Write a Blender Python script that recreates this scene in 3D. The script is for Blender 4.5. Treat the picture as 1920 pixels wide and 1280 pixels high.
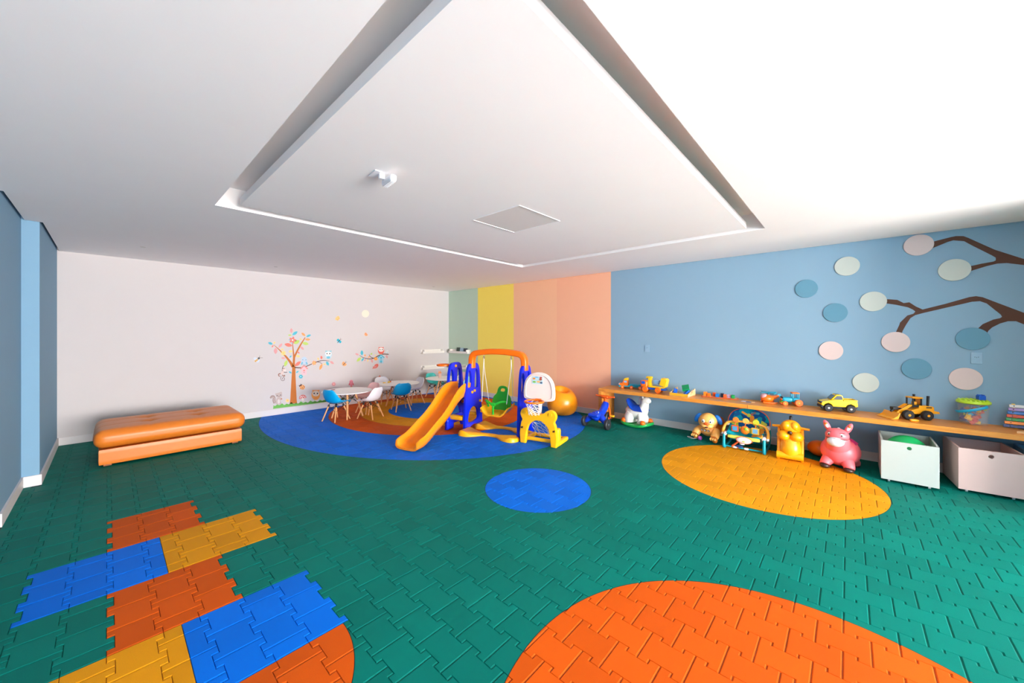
import bpy, bmesh, math, random
from mathutils import Vector, Matrix, Euler, noise
sc = bpy.context.scene
for _o in list(bpy.data.objects): bpy.data.objects.remove(_o, do_unlink=True)
COL = sc.collection
PI = math.pi
random.seed(7)

# ------------------------------------------------------------------ camera
CAM_Z, FPX, YAW, HORIZON = 1.53, 692.0, math.radians(42.385), 624.87
cam = bpy.data.cameras.new('camera'); cam_o = bpy.data.objects.new('camera', cam); COL.objects.link(cam_o)
cam.sensor_width = 36.0; cam.lens = FPX / 1920 * 36.0; cam.clip_start = 0.02; cam.clip_end = 200
cam.shift_y = -(640 - HORIZON) / 1920
cam_o.location = (0, 0, CAM_Z); cam_o.rotation_euler = (PI / 2, 0, YAW - PI / 2)
sc.camera = cam_o

# ------------------------------------------------------------------ view, world, daylight
vs = sc.view_settings
vs.view_transform = 'Standard'; vs.look = 'None'; vs.gamma = 1.0; vs.exposure = 0.34; vs.use_curve_mapping = False
try:
    sc.cycles.use_denoising = True
    sc.cycles.max_bounces = 10; sc.cycles.diffuse_bounces = 7; sc.cycles.glossy_bounces = 4; sc.cycles.transmission_bounces = 8
    sc.cycles.caustics_reflective = False; sc.cycles.caustics_refractive = False
    sc.cycles.sample_clamp_indirect = 6.0
except Exception: pass
world = bpy.data.worlds.new('world'); sc.world = world; world.use_nodes = True
wn = world.node_tree; bg = wn.nodes['Background']
bg.inputs['Color'].default_value = (0.86, 0.93, 1.0, 1); bg.inputs['Strength'].default_value = 1.0
# room extents
XW, YW, H = 6.194, 7.959, 2.654           # right wall, back wall, ceiling
XL, XL2, XL3 = -0.464, -0.577, -0.69      # the stepped left wall
YS1, YS2 = 6.05, 4.957                    # where it steps
YF = -7.5                                 # glazed front wall behind the camera
XR, YR = 5.0, -1.62                        # unseen front-wall return, added to shade the near end of the right wall
def area(name, loc, rot, sx, sy, power, col):
    l = bpy.data.lights.new(name, 'AREA'); l.shape = 'RECTANGLE'; l.size = sx; l.size_y = sy; l.energy = power; l.color = col
    o = bpy.data.objects.new(name, l); COL.objects.link(o); o.location = loc; o.rotation_euler = rot
    return o
# daylight entering through the two glazed openings of the front wall
WIN = [(-0.6, 1.75), (1.95, 4.3)]
for _a, _b in WIN:
    area('window_daylight', ((_a + _b) / 2, YF + .04, 1.2), (PI / 2, 0, 0), _b - _a - .1, 2.25, 750, (1.0, 0.972, 0.955))

# ------------------------------------------------------------------ mesh helpers
def V(*a): return Vector(a)
def T(x, y, z): return Matrix.Translation((x, y, z))
def RZ(a): return Matrix.Rotation(a, 4, 'Z')
def RX(a): return Matrix.Rotation(a, 4, 'X')
def RY(a): return Matrix.Rotation(a, 4, 'Y')
def frame(o, x, y, z):
    m = Matrix.Identity(4)
    for i in range(3):
        m[i][0], m[i][1], m[i][2], m[i][3] = x[i], y[i], z[i], o[i]
    return m
def XZ(y=0): return frame((0, y, 0), (1, 0, 0), (0, 0, 1), (0, -1, 0))   # polygon (x,z), extruded towards -y
def YZ(x=0): return frame((x, 0, 0), (0, 1, 0), (0, 0, 1), (1, 0, 0))    # polygon (y,z), extruded towards +x
def catmull(pts, k=6, closed=False):
    P = [Vector(p) for p in pts]; n = len(P); out = []
    rng = range(n) if closed else range(n - 1)
    for i in rng:
        p1, p2 = P[i], P[(i + 1) % n]
        p0 = P[i - 1] if (i > 0 or closed) else p1 * 2 - p2
        p3 = P[(i + 2) % n] if (i + 2 < n or closed) else p2 * 2 - p1
        for j in range(k):
            t = j / k
            out.append(0.5 * ((2 * p1) + (p2 - p0) * t + (2 * p0 - 5 * p1 + 4 * p2 - p3) * t * t + (3 * p1 - p0 - 3 * p2 + p3) * t ** 3))
    if not closed: out.append(P[-1])
    return out
def lerp(a, b, t): return a + (b - a) * t
def interp(tab, x):
    if x <= tab[0][0]: return tab[0][1]
    for (a, b), (c, d) in zip(tab, tab[1:]):
        if x <= c: return lerp(b, d, (x - a) / (c - a))
    return tab[-1][1]
def circ(n, r=1, cx=0, cy=0, ry=None, a0=0):
    ry = r if ry is None else ry
    return [(cx + r * math.cos(a0 + 2 * PI * i / n), cy + ry * math.sin(a0 + 2 * PI * i / n)) for i in range(n)]
def rrect(w, h, r, k=4, cx=0, cy=0):
    out = []
    for sx, sy, a in ((1, 1, 0), (-1, 1, PI / 2), (-1, -1, PI), (1, -1, 1.5 * PI)):
        for i in range(k + 1):
            t = a + PI / 2 * i / k
            out.append((cx + sx * (w / 2 - r) + r * math.cos(t), cy + sy * (h / 2 - r) + r * math.sin(t)))
    return out

class G:
    """collects shapes of one mesh"""
    def __init__(s): s.v = []; s.f = []; s.wn = False
    def add(s, vs_, fs, M=None):
        n = len(s.v)
        for p in vs_:
            p = Vector(p)
            s.v.append(tuple(M @ p) if M is not None else tuple(p))
        s.f += [tuple(i + n for i in f) for f in fs]
        return s
    def frombm(s, b, M=None):
        b.verts.index_update()
        s.add([v.co.copy() for v in b.verts], [[v.index for v in f.verts] for f in b.faces], M); b.free(); return s
    def box(s, c, d, r=0.0, M=None, seg=2):
        b = bmesh.new(); bmesh.ops.create_cube(b, size=1)
        for v in b.verts: v.co = Vector((v.co.x * d[0], v.co.y * d[1], v.co.z * d[2]))
        if r > 0: s.wn = True; bmesh.ops.bevel(b, geom=list(b.edges), offset=min(r, min(d) * .49), segments=seg, profile=.5, affect='EDGES')
        for v in b.verts: v.co += Vector(c)
        return s.frombm(b, M)
    def rbox(s, c, d, r, n=10, M=None, fn=None):
        b = bmesh.new(); bmesh.ops.create_cube(b, size=2)
        bmesh.ops.subdivide_edges(b, edges=list(b.edges), cuts=n, use_grid_fill=True)
        hx, hy, hz = d[0] / 2, d[1] / 2, d[2] / 2
        for v in b.verts:
            q = Vector((v.co.x * hx, v.co.y * hy, v.co.z * hz))
            k = Vector((max(-hx + r, min(hx - r, q.x)), max(-hy + r, min(hy - r, q.y)), max(-hz + r, min(hz - r, q.z))))
            e = q - k
            if e.length > 1e-9: q = k + e.normalized() * r
            v.co = q
            if fn: v.co = fn(v.co.copy())
            v.co += Vector(c)
        return s.frombm(b, M)
    def ell(s, c, r, M=None, nu=20, nv=12, fn=None):
        vs_ = []; fs = []
        if isinstance(r, (int, float)): r = (r, r, r)
        vs_.append(Vector((0, 0, 1)))
        for j in range(1, nv):
            t = PI * j / nv
            for i in range(nu):
                a = 2 * PI * i / nu
                vs_.append(Vector((math.sin(t) * math.cos(a), math.sin(t) * math.sin(a), math.cos(t))))
        vs_.append(Vector((0, 0, -1)))
        for i in range(nu): fs.append((0, 1 + i, 1 + (i + 1) % nu))
        for j in range(nv - 2):
            for i in range(nu):
                a, b_ = 1 + j * nu + i, 1 + j * nu + (i + 1) % nu
                fs.append((a, a + nu, b_ + nu, b_))
        L = len(vs_) - 1; o = 1 + (nv - 2) * nu
        for i in range(nu): fs.append((o + i, L, o + (i + 1) % nu))
        out = []
        for p in vs_:
            q = Vector((p.x * r[0], p.y * r[1], p.z * r[2]))
            if fn: q = fn(q)
            out.append(q)
        mm = T(*c) if M is None else M @ T(*c)
        return s.add(out, fs, mm)
    def loft(s, rings, M=None, cap=True, closed=False):
        n = len(rings[0]); vs_ = [p for r in rings for p in r]; fs = []
        m = len(rings)
        for j in range(m if closed else m - 1):
            for i in range(n):
                a, b_ = j * n + i, j * n + (i + 1) % n
                c, d = ((j + 1) % m) * n + i, ((j + 1) % m) * n + (i + 1) % n
                fs.append((a, b_, d, c))
        if cap and not closed:
            fs.append(tuple(reversed(range(n)))); fs.append(tuple((m - 1) * n + i for i in range(n)))
        return s.add(vs_, fs, M)
    def lathe(s, prof, c=(0, 0, 0), n=24, M=None, cap=True):
        rings = [[(r * math.cos(2 * PI * i / n), r * math.sin(2 * PI * i / n), z) for i in range(n)] for r, z in prof]
        mm = T(*c) if M is None else M @ T(*c)
        return s.loft(rings, mm, cap)
    def cyl(s, p0, p1, r0, r1=None, n=14, M=None, cap=True):
        return s.tube([p0, p1], [r0, r0 if r1 is None else r1], n, M=M, cap=cap)
    def tube(s, pts, r, n=8, closed=False, cap=True, M=None, flat=1.0, up=None):
        P = [Vector(p) for p in pts]; m = len(P)
        R = r if isinstance(r, (list, tuple)) else [r] * m
        if len(R) != m: R = [interp([(i / (len(R) - 1), q) for i, q in enumerate(R)], j / (m - 1)) for j in range(m)]
        tang = []
        for i in range(m):
            a = P[i - 1] if (i > 0 or closed) else P[i]
            b_ = P[(i + 1) % m] if (i < m - 1 or closed) else P[i]
            d = (b_ - a); tang.append(d.normalized() if d.length > 1e-9 else Vector((0, 0, 1)))
        t = tang[0]; u = Vector(up) if up else (Vector((0, 0, 1)) if abs(t.z) < .9 else Vector((1, 0, 0)))
        nrm = (u - t * u.dot(t)).normalized(); rings = []
        for i in range(m):
            t = tang[i]; nrm = nrm - t * nrm.dot(t)
            nrm = nrm.normalized() if nrm.length > 1e-6 else t.orthogonal().normalized()
            bi = t.cross(nrm)
            rings.append([P[i] + (nrm * math.cos(2 * PI * k / n) * flat + bi * math.sin(2 * PI * k / n)) * R[i] for k in range(n)])
        return s.loft(rings, M, cap, closed)
    def torus(s, c, R, r, axis='Z', n=32, k=10, M=None, ry=None):
        pts = []
        for i in range(n):
            a = 2 * PI * i / n; x, y = R * math.cos(a), (R if ry is None else ry) * math.sin(a)
            pts.append(Vector(c) + (Vector((x, y, 0)) if axis == 'Z' else Vector((x, 0, y)) if axis == 'Y' else Vector((0, x, y))))
        return s.tube(pts, r, k, closed=True, M=M)
    def prism(s, poly, h, holes=(), M=None, bevel=0.0, seg=2):
        b = bmesh.new(); es = []
        for lp in [poly] + list(holes):
            vs_ = [b.verts.new((p[0], p[1], 0)) for p in lp]
            es += [b.edges.new((vs_[i], vs_[(i + 1) % len(vs_)])) for i in range(len(vs_))]
        if holes: bmesh.ops.triangle_fill(b, use_beauty=True, use_dissolve=False, edges=es, normal=(0, 0, 1))
        else: b.faces.new(list(b.verts))
        bmesh.ops.recalc_face_normals(b, faces=list(b.faces))
        if b.faces and sum((f.normal.z * f.calc_area() for f in b.faces)) > 0: bmesh.ops.reverse_faces(b, faces=list(b.faces))
        r_ = bmesh.ops.extrude_face_region(b, geom=list(b.faces))
        for v in [x for x in r_['geom'] if isinstance(x, bmesh.types.BMVert)]: v.co.z += h
        b.normal_update(); bmesh.ops.recalc_face_normals(b, faces=list(b.faces))
        if bevel > 0:
            s.wn = True
            ed = [e for e in b.edges if len(e.link_faces) == 2 and e.calc_face_angle(0) > .9 and abs(e.verts[0].co.z - e.verts[1].co.z) < 1e-6]
            bmesh.ops.bevel(b, geom=ed, offset=bevel, segments=seg, profile=.5, affect='EDGES', clamp_overlap=True)
        return s.frombm(b, M)
    def sheet(s, grid, th, M=None):
        """a curved sheet with thickness th from a grid of points"""
        m, n = len(grid), len(grid[0]); Gd = [[Vector(p) for p in r] for r in grid]; vs_ = []; back = []
        for i in range(m):
            for j in range(n):
                a = Gd[min(i + 1, m - 1)][j] - Gd[max(i - 1, 0)][j]; b_ = Gd[i][min(j + 1, n - 1)] - Gd[i][max(j - 1, 0)]
                nn = a.cross(b_); nn = nn.normalized() if nn.length > 1e-9 else Vector((0, 0, 1))
                vs_.append(Gd[i][j]); back.append(Gd[i][j] - nn * th)
        k = m * n; fs = []
        for i in range(m - 1):
            for j in range(n - 1):
                a = i * n + j; fs.append((a, a + n, a + n + 1, a + 1)); fs.append((k + a, k + a + 1, k + a + n + 1, k + a + n))
        rim = [i for i in range(n)] + [i * n + n - 1 for i in range(1, m)] + [(m - 1) * n + j for j in range(n - 2, -1, -1)] + [i * n for i in range(m - 2, 0, -1)]
        for a, b_ in zip(rim, rim[1:] + rim[:1]): fs.append((a, b_, b_ + k, a + k))
        return s.add(vs_ + back, fs, M)
    def mesh(s, name, mat, sharp=38):
        me = bpy.data.meshes.new(name); me.from_pydata(s.v, [], s.f)
        b = bmesh.new(); b.from_mesh(me); bmesh.ops.recalc_face_normals(b, faces=list(b.faces))
        for f in b.faces: f.smooth = True
        lim = math.radians(sharp)
        for e in b.edges:
            if len(e.link_faces) == 2 and e.calc_face_angle(0) > lim: e.smooth = False
        b.to_mesh(me); b.free()
        for m_ in (mat if isinstance(mat, (list, tuple)) else [mat]):
            if m_ is not None: me.materials.append(m_)
        return me
    def build(s, name, mat, parent=None, sharp=38, label=None):
        o = bpy.data.objects.new(name, s.mesh(name, mat, sharp)); COL.objects.link(o)
        if parent is not None: o.parent = parent
        if label: o['label'] = label
        if s.wn:
            w = o.modifiers.new('weighted_normal', 'WEIGHTED_NORMAL'); w.keep_sharp = True; w.weight = 80
        return o
def thing(name, label, cat, loc=(0, 0, 0), rz=0.0, group=None, rot=None):
    o = bpy.data.objects.new(name, None); COL.objects.link(o); o.empty_display_size = .1
    o.location = loc; o.rotation_euler = rot if rot else (0, 0, rz); o['label'] = label; o['category'] = cat
    if group: o['group'] = group
    return o
def tag(o, label, cat, group=None, loc=None, rz=None):
    o['label'] = label; o['category'] = cat
    if group: o['group'] = group
    if loc is not None: o.location = loc
    if rz is not None: o.rotation_euler = (0, 0, rz)
    return o
def struct(o): o['kind'] = 'structure'; return o
def copy_thing(root, loc, rz, label, swap=None):
    r = root.copy(); COL.objects.link(r); r.location = loc; r.rotation_euler = (0, 0, rz); r['label'] = label
    for ch in root.children:
        c = ch.copy(); COL.objects.link(c); c.parent = r
        if swap and ch.name.split('.')[0] in swap:
            c.data = ch.data.copy(); c.data.materials.clear(); c.data.materials.append(swap[ch.name.split('.')[0]])
        for g in ch.children:
            d = g.copy(); COL.objects.link(d); d.parent = c
    return r

# ------------------------------------------------------------------ materials
def lin(h):
    if isinstance(h, str):
        h = h.lstrip('#'); h = tuple(int(h[i:i + 2], 16) for i in (0, 2, 4))
    return tuple(((c / 255) / 12.92 if c / 255 <= .04045 else ((c / 255 + .055) / 1.055) ** 2.4) for c in h) + (1.0,)
_M = {}
def mat(name, col, rough=.5, spec=.5, var=.04, scale=30, bump=0.0, coat=0.0, metal=0.0, alpha=1.0, trans=0.0, sheen=0.0):
    if name in _M: return _M[name]
    m = bpy.data.materials.new(name); m.use_nodes = True; nt = m.node_tree; p = nt.nodes['Principled BSDF']; L = nt.links
    c = lin(col); tc = nt.nodes.new('ShaderNodeTexCoord'); nz = nt.nodes.new('ShaderNodeTexNoise')
    nz.inputs['Scale'].default_value = scale; nz.inputs['Detail'].default_value = 4
    L.new(tc.outputs['Object'], nz.inputs['Vector'])
    mx = nt.nodes.new('ShaderNodeMix'); mx.data_type = 'RGBA'
    mx.inputs['A'].default_value = tuple(max(0, x * (1 - var)) for x in c[:3]) + (1,)
    mx.inputs['B'].default_value = tuple(min(1, x * (1 + var)) for x in c[:3]) + (1,)
    L.new(nz.outputs['Fac'], mx.inputs['Factor']); L.new(mx.outputs['Result'], p.inputs['Base Color'])
    p.inputs['Roughness'].default_value = rough; p.inputs['Specular IOR Level'].default_value = spec
    p.inputs['Metallic'].default_value = metal; p.inputs['Coat Weight'].default_value = coat
    p.inputs['Coat Roughness'].default_value = .15
    p.inputs['Alpha'].default_value = alpha; p.inputs['Transmission Weight'].default_value = trans
    p.inputs['Sheen Weight'].default_value = sheen
    if bump:
        bp = nt.nodes.new('ShaderNodeBump'); bp.inputs['Strength'].default_value = bump; bp.inputs['Distance'].default_value = .002
        L.new(nz.outputs['Fac'], bp.inputs['Height']); L.new(bp.outputs['Normal'], p.inputs['Normal'])
    _M[name] = m; return m
def plastic(name, col, rough=.32): return mat('plastic_' + name, col, rough, .5, .03, 12)
def paint(name, col): return mat('paint_' + name, col, .75, .3, .02, 9, .06)

P_WHITE = mat('wall_white', (209, 203, 202), .8, .25, .012, 6, .05)
P_CEIL = mat('ceiling_white', (250, 246, 245), .85, .2, .012, 3, .03)
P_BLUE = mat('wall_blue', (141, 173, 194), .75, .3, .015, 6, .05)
P_GREEN = mat('wall_sage', (190, 212, 192), .75, .3, .015, 6, .05)
P_YELLOW = mat('wall_yellow', (255, 228, 104), .75, .3, .015, 6, .05)
P_PEACH = mat('wall_peach', (252, 194, 154), .75, .3, .015, 6, .05)
P_PEACH2 = mat('wall_peach_deep', (250, 186, 150), .75, .3, .015, 6, .05)
TRIM = mat('trim_white', (219, 214, 214), .5, .4, .01, 20)
def floor_nodes(nt, colour_socket, p):
    """rubber granule speckle and fine relief shared by all floor tiles; tone differs from tile to tile"""
    L = nt.links; geo = nt.nodes.new('ShaderNodeNewGeometry')
    oi = nt.nodes.new('ShaderNodeObjectInfo'); at = nt.nodes.new('ShaderNodeAttribute'); at.attribute_name = 'tone'
    ad = nt.nodes.new('ShaderNodeMath'); ad.operation = 'ADD'; L.new(oi.outputs['Random'], ad.inputs[0]); L.new(at.outputs['Fac'], ad.inputs[1])
    fr = nt.nodes.new('ShaderNodeMath'); fr.operation = 'FRACT'; L.new(ad.outputs[0], fr.inputs[0])
    mr = nt.nodes.new('ShaderNodeMapRange'); mr.inputs['To Min'].default_value = .90; mr.inputs['To Max'].default_value = 1.07; L.new(fr.outputs[0], mr.inputs['Value'])
    nz = nt.nodes.new('ShaderNodeTexNoise'); nz.inputs['Scale'].default_value = 420; nz.inputs['Detail'].default_value = 2; L.new(geo.outputs['Position'], nz.inputs['Vector'])
    mr2 = nt.nodes.new('ShaderNodeMapRange'); mr2.inputs['From Min'].default_value = .3; mr2.inputs['From Max'].default_value = .7
    mr2.inputs['To Min'].default_value = .88; mr2.inputs['To Max'].default_value = 1.12; L.new(nz.outputs['Fac'], mr2.inputs['Value'])
    nb = nt.nodes.new('ShaderNodeTexNoise'); nb.inputs['Scale'].default_value = 1.4; nb.inputs['Detail'].default_value = 5; L.new(geo.outputs['Position'], nb.inputs['Vector'])
    mr3 = nt.nodes.new('ShaderNodeMapRange'); mr3.inputs['To Min'].default_value = .88; mr3.inputs['To Max'].default_value = 1.12; L.new(nb.outputs['Fac'], mr3.inputs['Value'])
    m1 = nt.nodes.new('ShaderNodeMath'); m1.operation = 'MULTIPLY'; L.new(mr.outputs[0], m1.inputs[0]); L.new(mr2.outputs[0], m1.inputs[1])
    m2 = nt.nodes.new('ShaderNodeMath'); m2.operation = 'MULTIPLY'; L.new(m1.outputs[0], m2.inputs[0]); L.new(mr3.outputs[0], m2.inputs[1])
    vm = nt.nodes.new('ShaderNodeVectorMath'); vm.operation = 'SCALE'; L.new(colour_socket, vm.inputs[0]); L.new(m2.outputs[0], vm.inputs['Scale'])
    L.new(vm.outputs[0], p.inputs['Base Color'])
    bp = nt.nodes.new('ShaderNodeBump'); bp.inputs['Strength'].default_value = .25; bp.inputs['Distance'].default_value = .0015
    L.new(nz.outputs['Fac'], bp.inputs['Height']); L.new(bp.outputs['Normal'], p.inputs['Normal'])
    p.inputs['Roughness'].default_value = .58; p.inputs['Specular IOR Level'].default_value = .09
C_GREEN, C_BLUE, C_ORANGE, C_YELLOW = (0, 111, 98), (0, 107, 216), (205, 83, 14), (217, 143, 16)
def floor_plain(name, col):
    m = bpy.data.materials.new(name); m.use_nodes = True; nt = m.node_tree
    rgb = nt.nodes.new('ShaderNodeRGB'); rgb.outputs[0].default_value = lin(col)
    floor_nodes(nt, rgb.outputs[0], nt.nodes['Principled BSDF']); return m
# rubber discs let into the floor: centre, radius, colour (drawn in order); the last is a half disc ending at y = 1.98
DISCS = [((4.32, 6.41), (2.705, 3.435), C_BLUE), ((4.333, 6.241), (1.75, 2.019), C_ORANGE), ((4.32, 6.245), (1.215, 1.45), C_YELLOW), ((4.32, 6.245), (.70, .85), C_BLUE),
         ((2.882, 2.286), (.521, .521), C_BLUE), ((4.825, .716), (1.03, 1.0), C_YELLOW), ((1.531, .051), (1.122, 1.122), C_ORANGE), ((.194, 1.98), (.645, .645), C_ORANGE)]
def floor_main():
    m = bpy.data.materials.new('floor_rubber'); m.use_nodes = True; nt = m.node_tree; L = nt.links
    geo = nt.nodes.new('ShaderNodeNewGeometry'); sp = nt.nodes.new('ShaderNodeSeparateXYZ'); L.new(geo.outputs['Position'], sp.inputs[0])
    cb = nt.nodes.new('ShaderNodeCombineXYZ'); L.new(sp.outputs['X'], cb.inputs['X']); L.new(sp.outputs['Y'], cb.inputs['Y'])
    rgb = nt.nodes.new('ShaderNodeRGB'); rgb.outputs[0].default_value = lin(C_GREEN); cur = rgb.outputs[0]
    for c, r, col in DISCS:
        sb = nt.nodes.new('ShaderNodeVectorMath'); sb.operation = 'SUBTRACT'; L.new(cb.outputs[0], sb.inputs[0]); sb.inputs[1].default_value = (c[0], c[1], 0)
        dv = nt.nodes.new('ShaderNodeVectorMath'); dv.operation = 'DIVIDE'; L.new(sb.outputs[0], dv.inputs[0]); dv.inputs[1].default_value = (r[0], r[1], 1)
        d = nt.nodes.new('ShaderNodeVectorMath'); d.operation = 'LENGTH'; L.new(dv.outputs[0], d.inputs[0])
        lt = nt.nodes.new('ShaderNodeMath'); lt.operation = 'LESS_THAN'; L.new(d.outputs['Value'], lt.inputs[0]); lt.inputs[1].default_value = 1.0
        mx = nt.nodes.new('ShaderNodeMix'); mx.data_type = 'RGBA'; L.new(cur, mx.inputs['A']); mx.inputs['B'].default_value = lin(col)
        L.new(lt.outputs[0], mx.inputs['Factor']); cur = mx.outputs['Result']
        # the cut joint around the disc
        ab = nt.nodes.new('ShaderNodeMath'); ab.operation = 'COMPARE'; L.new(d.outputs['Value'], ab.inputs[0]); ab.inputs[1].default_value = 1.0; ab.inputs[2].default_value = .0018 / r[0]
        m2 = nt.nodes.new('ShaderNodeMix'); m2.data_type = 'RGBA'; L.new(cur, m2.inputs['A']); m2.inputs['B'].default_value = lin((30, 40, 40))
        L.new(ab.outputs[0], m2.inputs['Factor']); cur = m2.outputs['Result']
    floor_nodes(nt, cur, nt.nodes['Principled BSDF']); return m
F_MAIN = floor_main()
F_COL = {'B': floor_plain('floor_rubber_blue', C_BLUE), 'O': floor_plain('floor_rubber_orange', C_ORANGE), 'Y': floor_plain('floor_rubber_yellow', C_YELLOW)}

# ------------------------------------------------------------------ room shell
def slab(name, x0, x1, y0, y1, z0, z1, m, parent=None):
    return G().box(((x0 + x1) / 2, (y0 + y1) / 2, (z0 + z1) / 2), (x1 - x0, y1 - y0, z1 - z0)).build(name, m, parent)
floor = struct(slab('floor', XL3 - .1, XW + .1, YF - .1, YW + .1, -.12, -.0054, mat('joint_dark', (10, 62, 54), .8)))
ZT = H + .32
slab('window_strip', XL3, XR, YF, -2.4, -.0054, 0.0, mat('pale_porcelain', (204, 200, 195), .4, .4, .03, 4), floor)  # unseen pale floor strip, added to bounce window light up to the ceiling
struct(slab('wall_back', XL3 - .1, XW + .12, YW, YW + .12, -.12, ZT, P_WHITE))
# right wall with its painted stripes
def wall_right():
    ys = [YF - .12, 3.208, 4.412, 5.604, 6.80, YW]; mats = [P_BLUE, P_PEACH2, P_PEACH, P_YELLOW, P_GREEN]
    g = G(); idx = []
    for k in range(5):
        n0 = len(g.f)
        a, b = ys[k], ys[k + 1]
        g.add([(XW, a, -.12), (XW, b, -.12), (XW, b, ZT), (XW, a, ZT), (XW + .12, a, -.12), (XW + .12, b, -.12), (XW + .12, b, ZT), (XW + .12, a, ZT)],
              [(0, 1, 2, 3), (4, 7, 6, 5), (0, 4, 5, 1), (3, 2, 6, 7)])
        idx += [k] * (len(g.f) - n0)
    o = g.build('wall_right', mats); 
    for p_, k in zip(o.data.polygons, idx): p_.material_index = k
    return struct(o)
wall_right()
# stepped left wall
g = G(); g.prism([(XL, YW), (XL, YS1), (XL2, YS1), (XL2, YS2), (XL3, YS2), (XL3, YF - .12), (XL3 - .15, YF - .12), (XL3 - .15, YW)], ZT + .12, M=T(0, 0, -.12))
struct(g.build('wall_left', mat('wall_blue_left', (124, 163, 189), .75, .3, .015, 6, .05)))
# glazed front wall (behind the camera)
g = G()
for x0, x1, z0, z1 in ((XL3 - .1, WIN[0][0], -.12, ZT), (WIN[0][1], WIN[1][0], -.12, ZT), (WIN[1][1], XW + .1, -.12, ZT), (WIN[0][0], WIN[0][1], 2.35, ZT), (WIN[1][0], WIN[1][1], 2.35, ZT)):
    g.box(((x0 + x1) / 2, YF - .06, (z0 + z1) / 2), (x1 - x0, .12, z1 - z0))
g.box(((XR + XW + .1) / 2, (YF + YR) / 2, (ZT - .12) / 2), (XW + .1 - XR, YR - YF, ZT + .12))
struct(g.build('wall_front', P_WHITE))
for k, (a, b) in enumerate(WIN):
    g = G(); m_ = (a + b) / 2
    for x in (a + .03, m_, b - .03): g.box((x, YF - .08, 1.175), (.06, .05, 2.35))
    for z in (.03, 2.32): g.box((m_, YF - .08, z), (b - a, .05, .06))
    w = struct(g.build('window_%d' % (k + 1), mat('window_frame', (230, 230, 230), .4)))
    for x0, x1 in ((a + .06, m_ - .03), (m_ + .03, b - .06)):
        G().box(((x0 + x1) / 2, YF - .09, 1.175), (x1 - x0, .006, 2.23)).build('window_pane', mat('window_glass', (240, 248, 250), .02, .5, 0, trans=1.0), w)
# ceiling with a tray: opening, recess, and a floating inner panel
TX0, TX1, TY0, TY1 = .634, 4.759, .662, 4.104
GAP, RZ_ = .15, H + .185
g = G(); cx0, cx1 = XL3 - .05, XW - .02
def ceil_rect(x0, x1, y0, y1): g.box(((x0 + x1) / 2, (y0 + y1) / 2, H + .045), (x1 - x0, y1 - y0, .09))
# strip edges keep a shadow gap along the painted side walls
ceil_rect(XL + .022, TX0, YS1 - .02, YW + .0); ceil_rect(XL2 + .022, TX0, YS2 - .02, YS1 - .02); ceil_rect(XL3 + .022, TX0, YF - .02, YS2 - .02)
ceil_rect(TX1, XW - .014, YR, YW); ceil_rect(TX1, XR, YF - .02, YR); ceil_rect(TX0, TX1, YF - .02, TY0); ceil_rect(TX0, TX1, TY1, YW)
ceiling = struct(g.build('ceiling', P_CEIL))
g = G()
g.box(((TX0 + TX1) / 2, (TY0 + TY1) / 2, RZ_ + .02), (TX1 - TX0 + .2, TY1 - TY0 + .2, .04))
for x in (TX0 - .01, TX1 + .01): g.box((x, (TY0 + TY1) / 2, H + .14), (.02, TY1 - TY0 + .04, .1))
for y in (TY0 - .01, TY1 + .01): g.box(((TX0 + TX1) / 2, y, H + .14), (TX1 - TX0 + .04, .02, .1))
g.build('tray_recess', P_CEIL, ceiling)
g = G(); g.box(((TX0 + TX1) / 2, (TY0 + TY1) / 2, H + .0325), (TX1 - TX0 - 2 * GAP, TY1 - TY0 - 2 * GAP, .065))
for x in (1.6, 3.8):
    for y in (1.6, 3.2): g.box((x, y, H + .125), (.03, .03, .125))
g.build('tray_panel', P_CEIL, ceiling)
g = G(); g.box(((XL3 + XW) / 2, (YF + YW) / 2, ZT + .02), (XW - XL3 + .4, YW - YF + .3, .04)); struct(g.build('ceiling_slab', mat('slab_dark', (60, 64, 68), .9)))
# baseboards
BB, BT = .105, .015
g = G().box(((XL + XW) / 2, YW - BT / 2, BB / 2), (XW - XL, BT, BB), .002); struct(g.build('baseboard_back', TRIM))
g = G().box((XW - BT / 2, (YR + YW - BT) / 2, BB / 2), (BT, YW - YR - BT, BB), .002); struct(g.build('baseboard_right', TRIM))
g = G()
g.prism([(XL, YW - BT), (XL + BT, YW - BT), (XL + BT, YS1 - BT), (XL2 + BT, YS1 - BT), (XL2 + BT, YS2 - BT), (XL3 + BT, YS2 - BT), (XL3 + BT, YF), (XL3, YF), (XL3, YS2), (XL2, YS2), (XL2, YS1), (XL, YS1)], BB)
struct(g.build('baseboard_left', TRIM))

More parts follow.
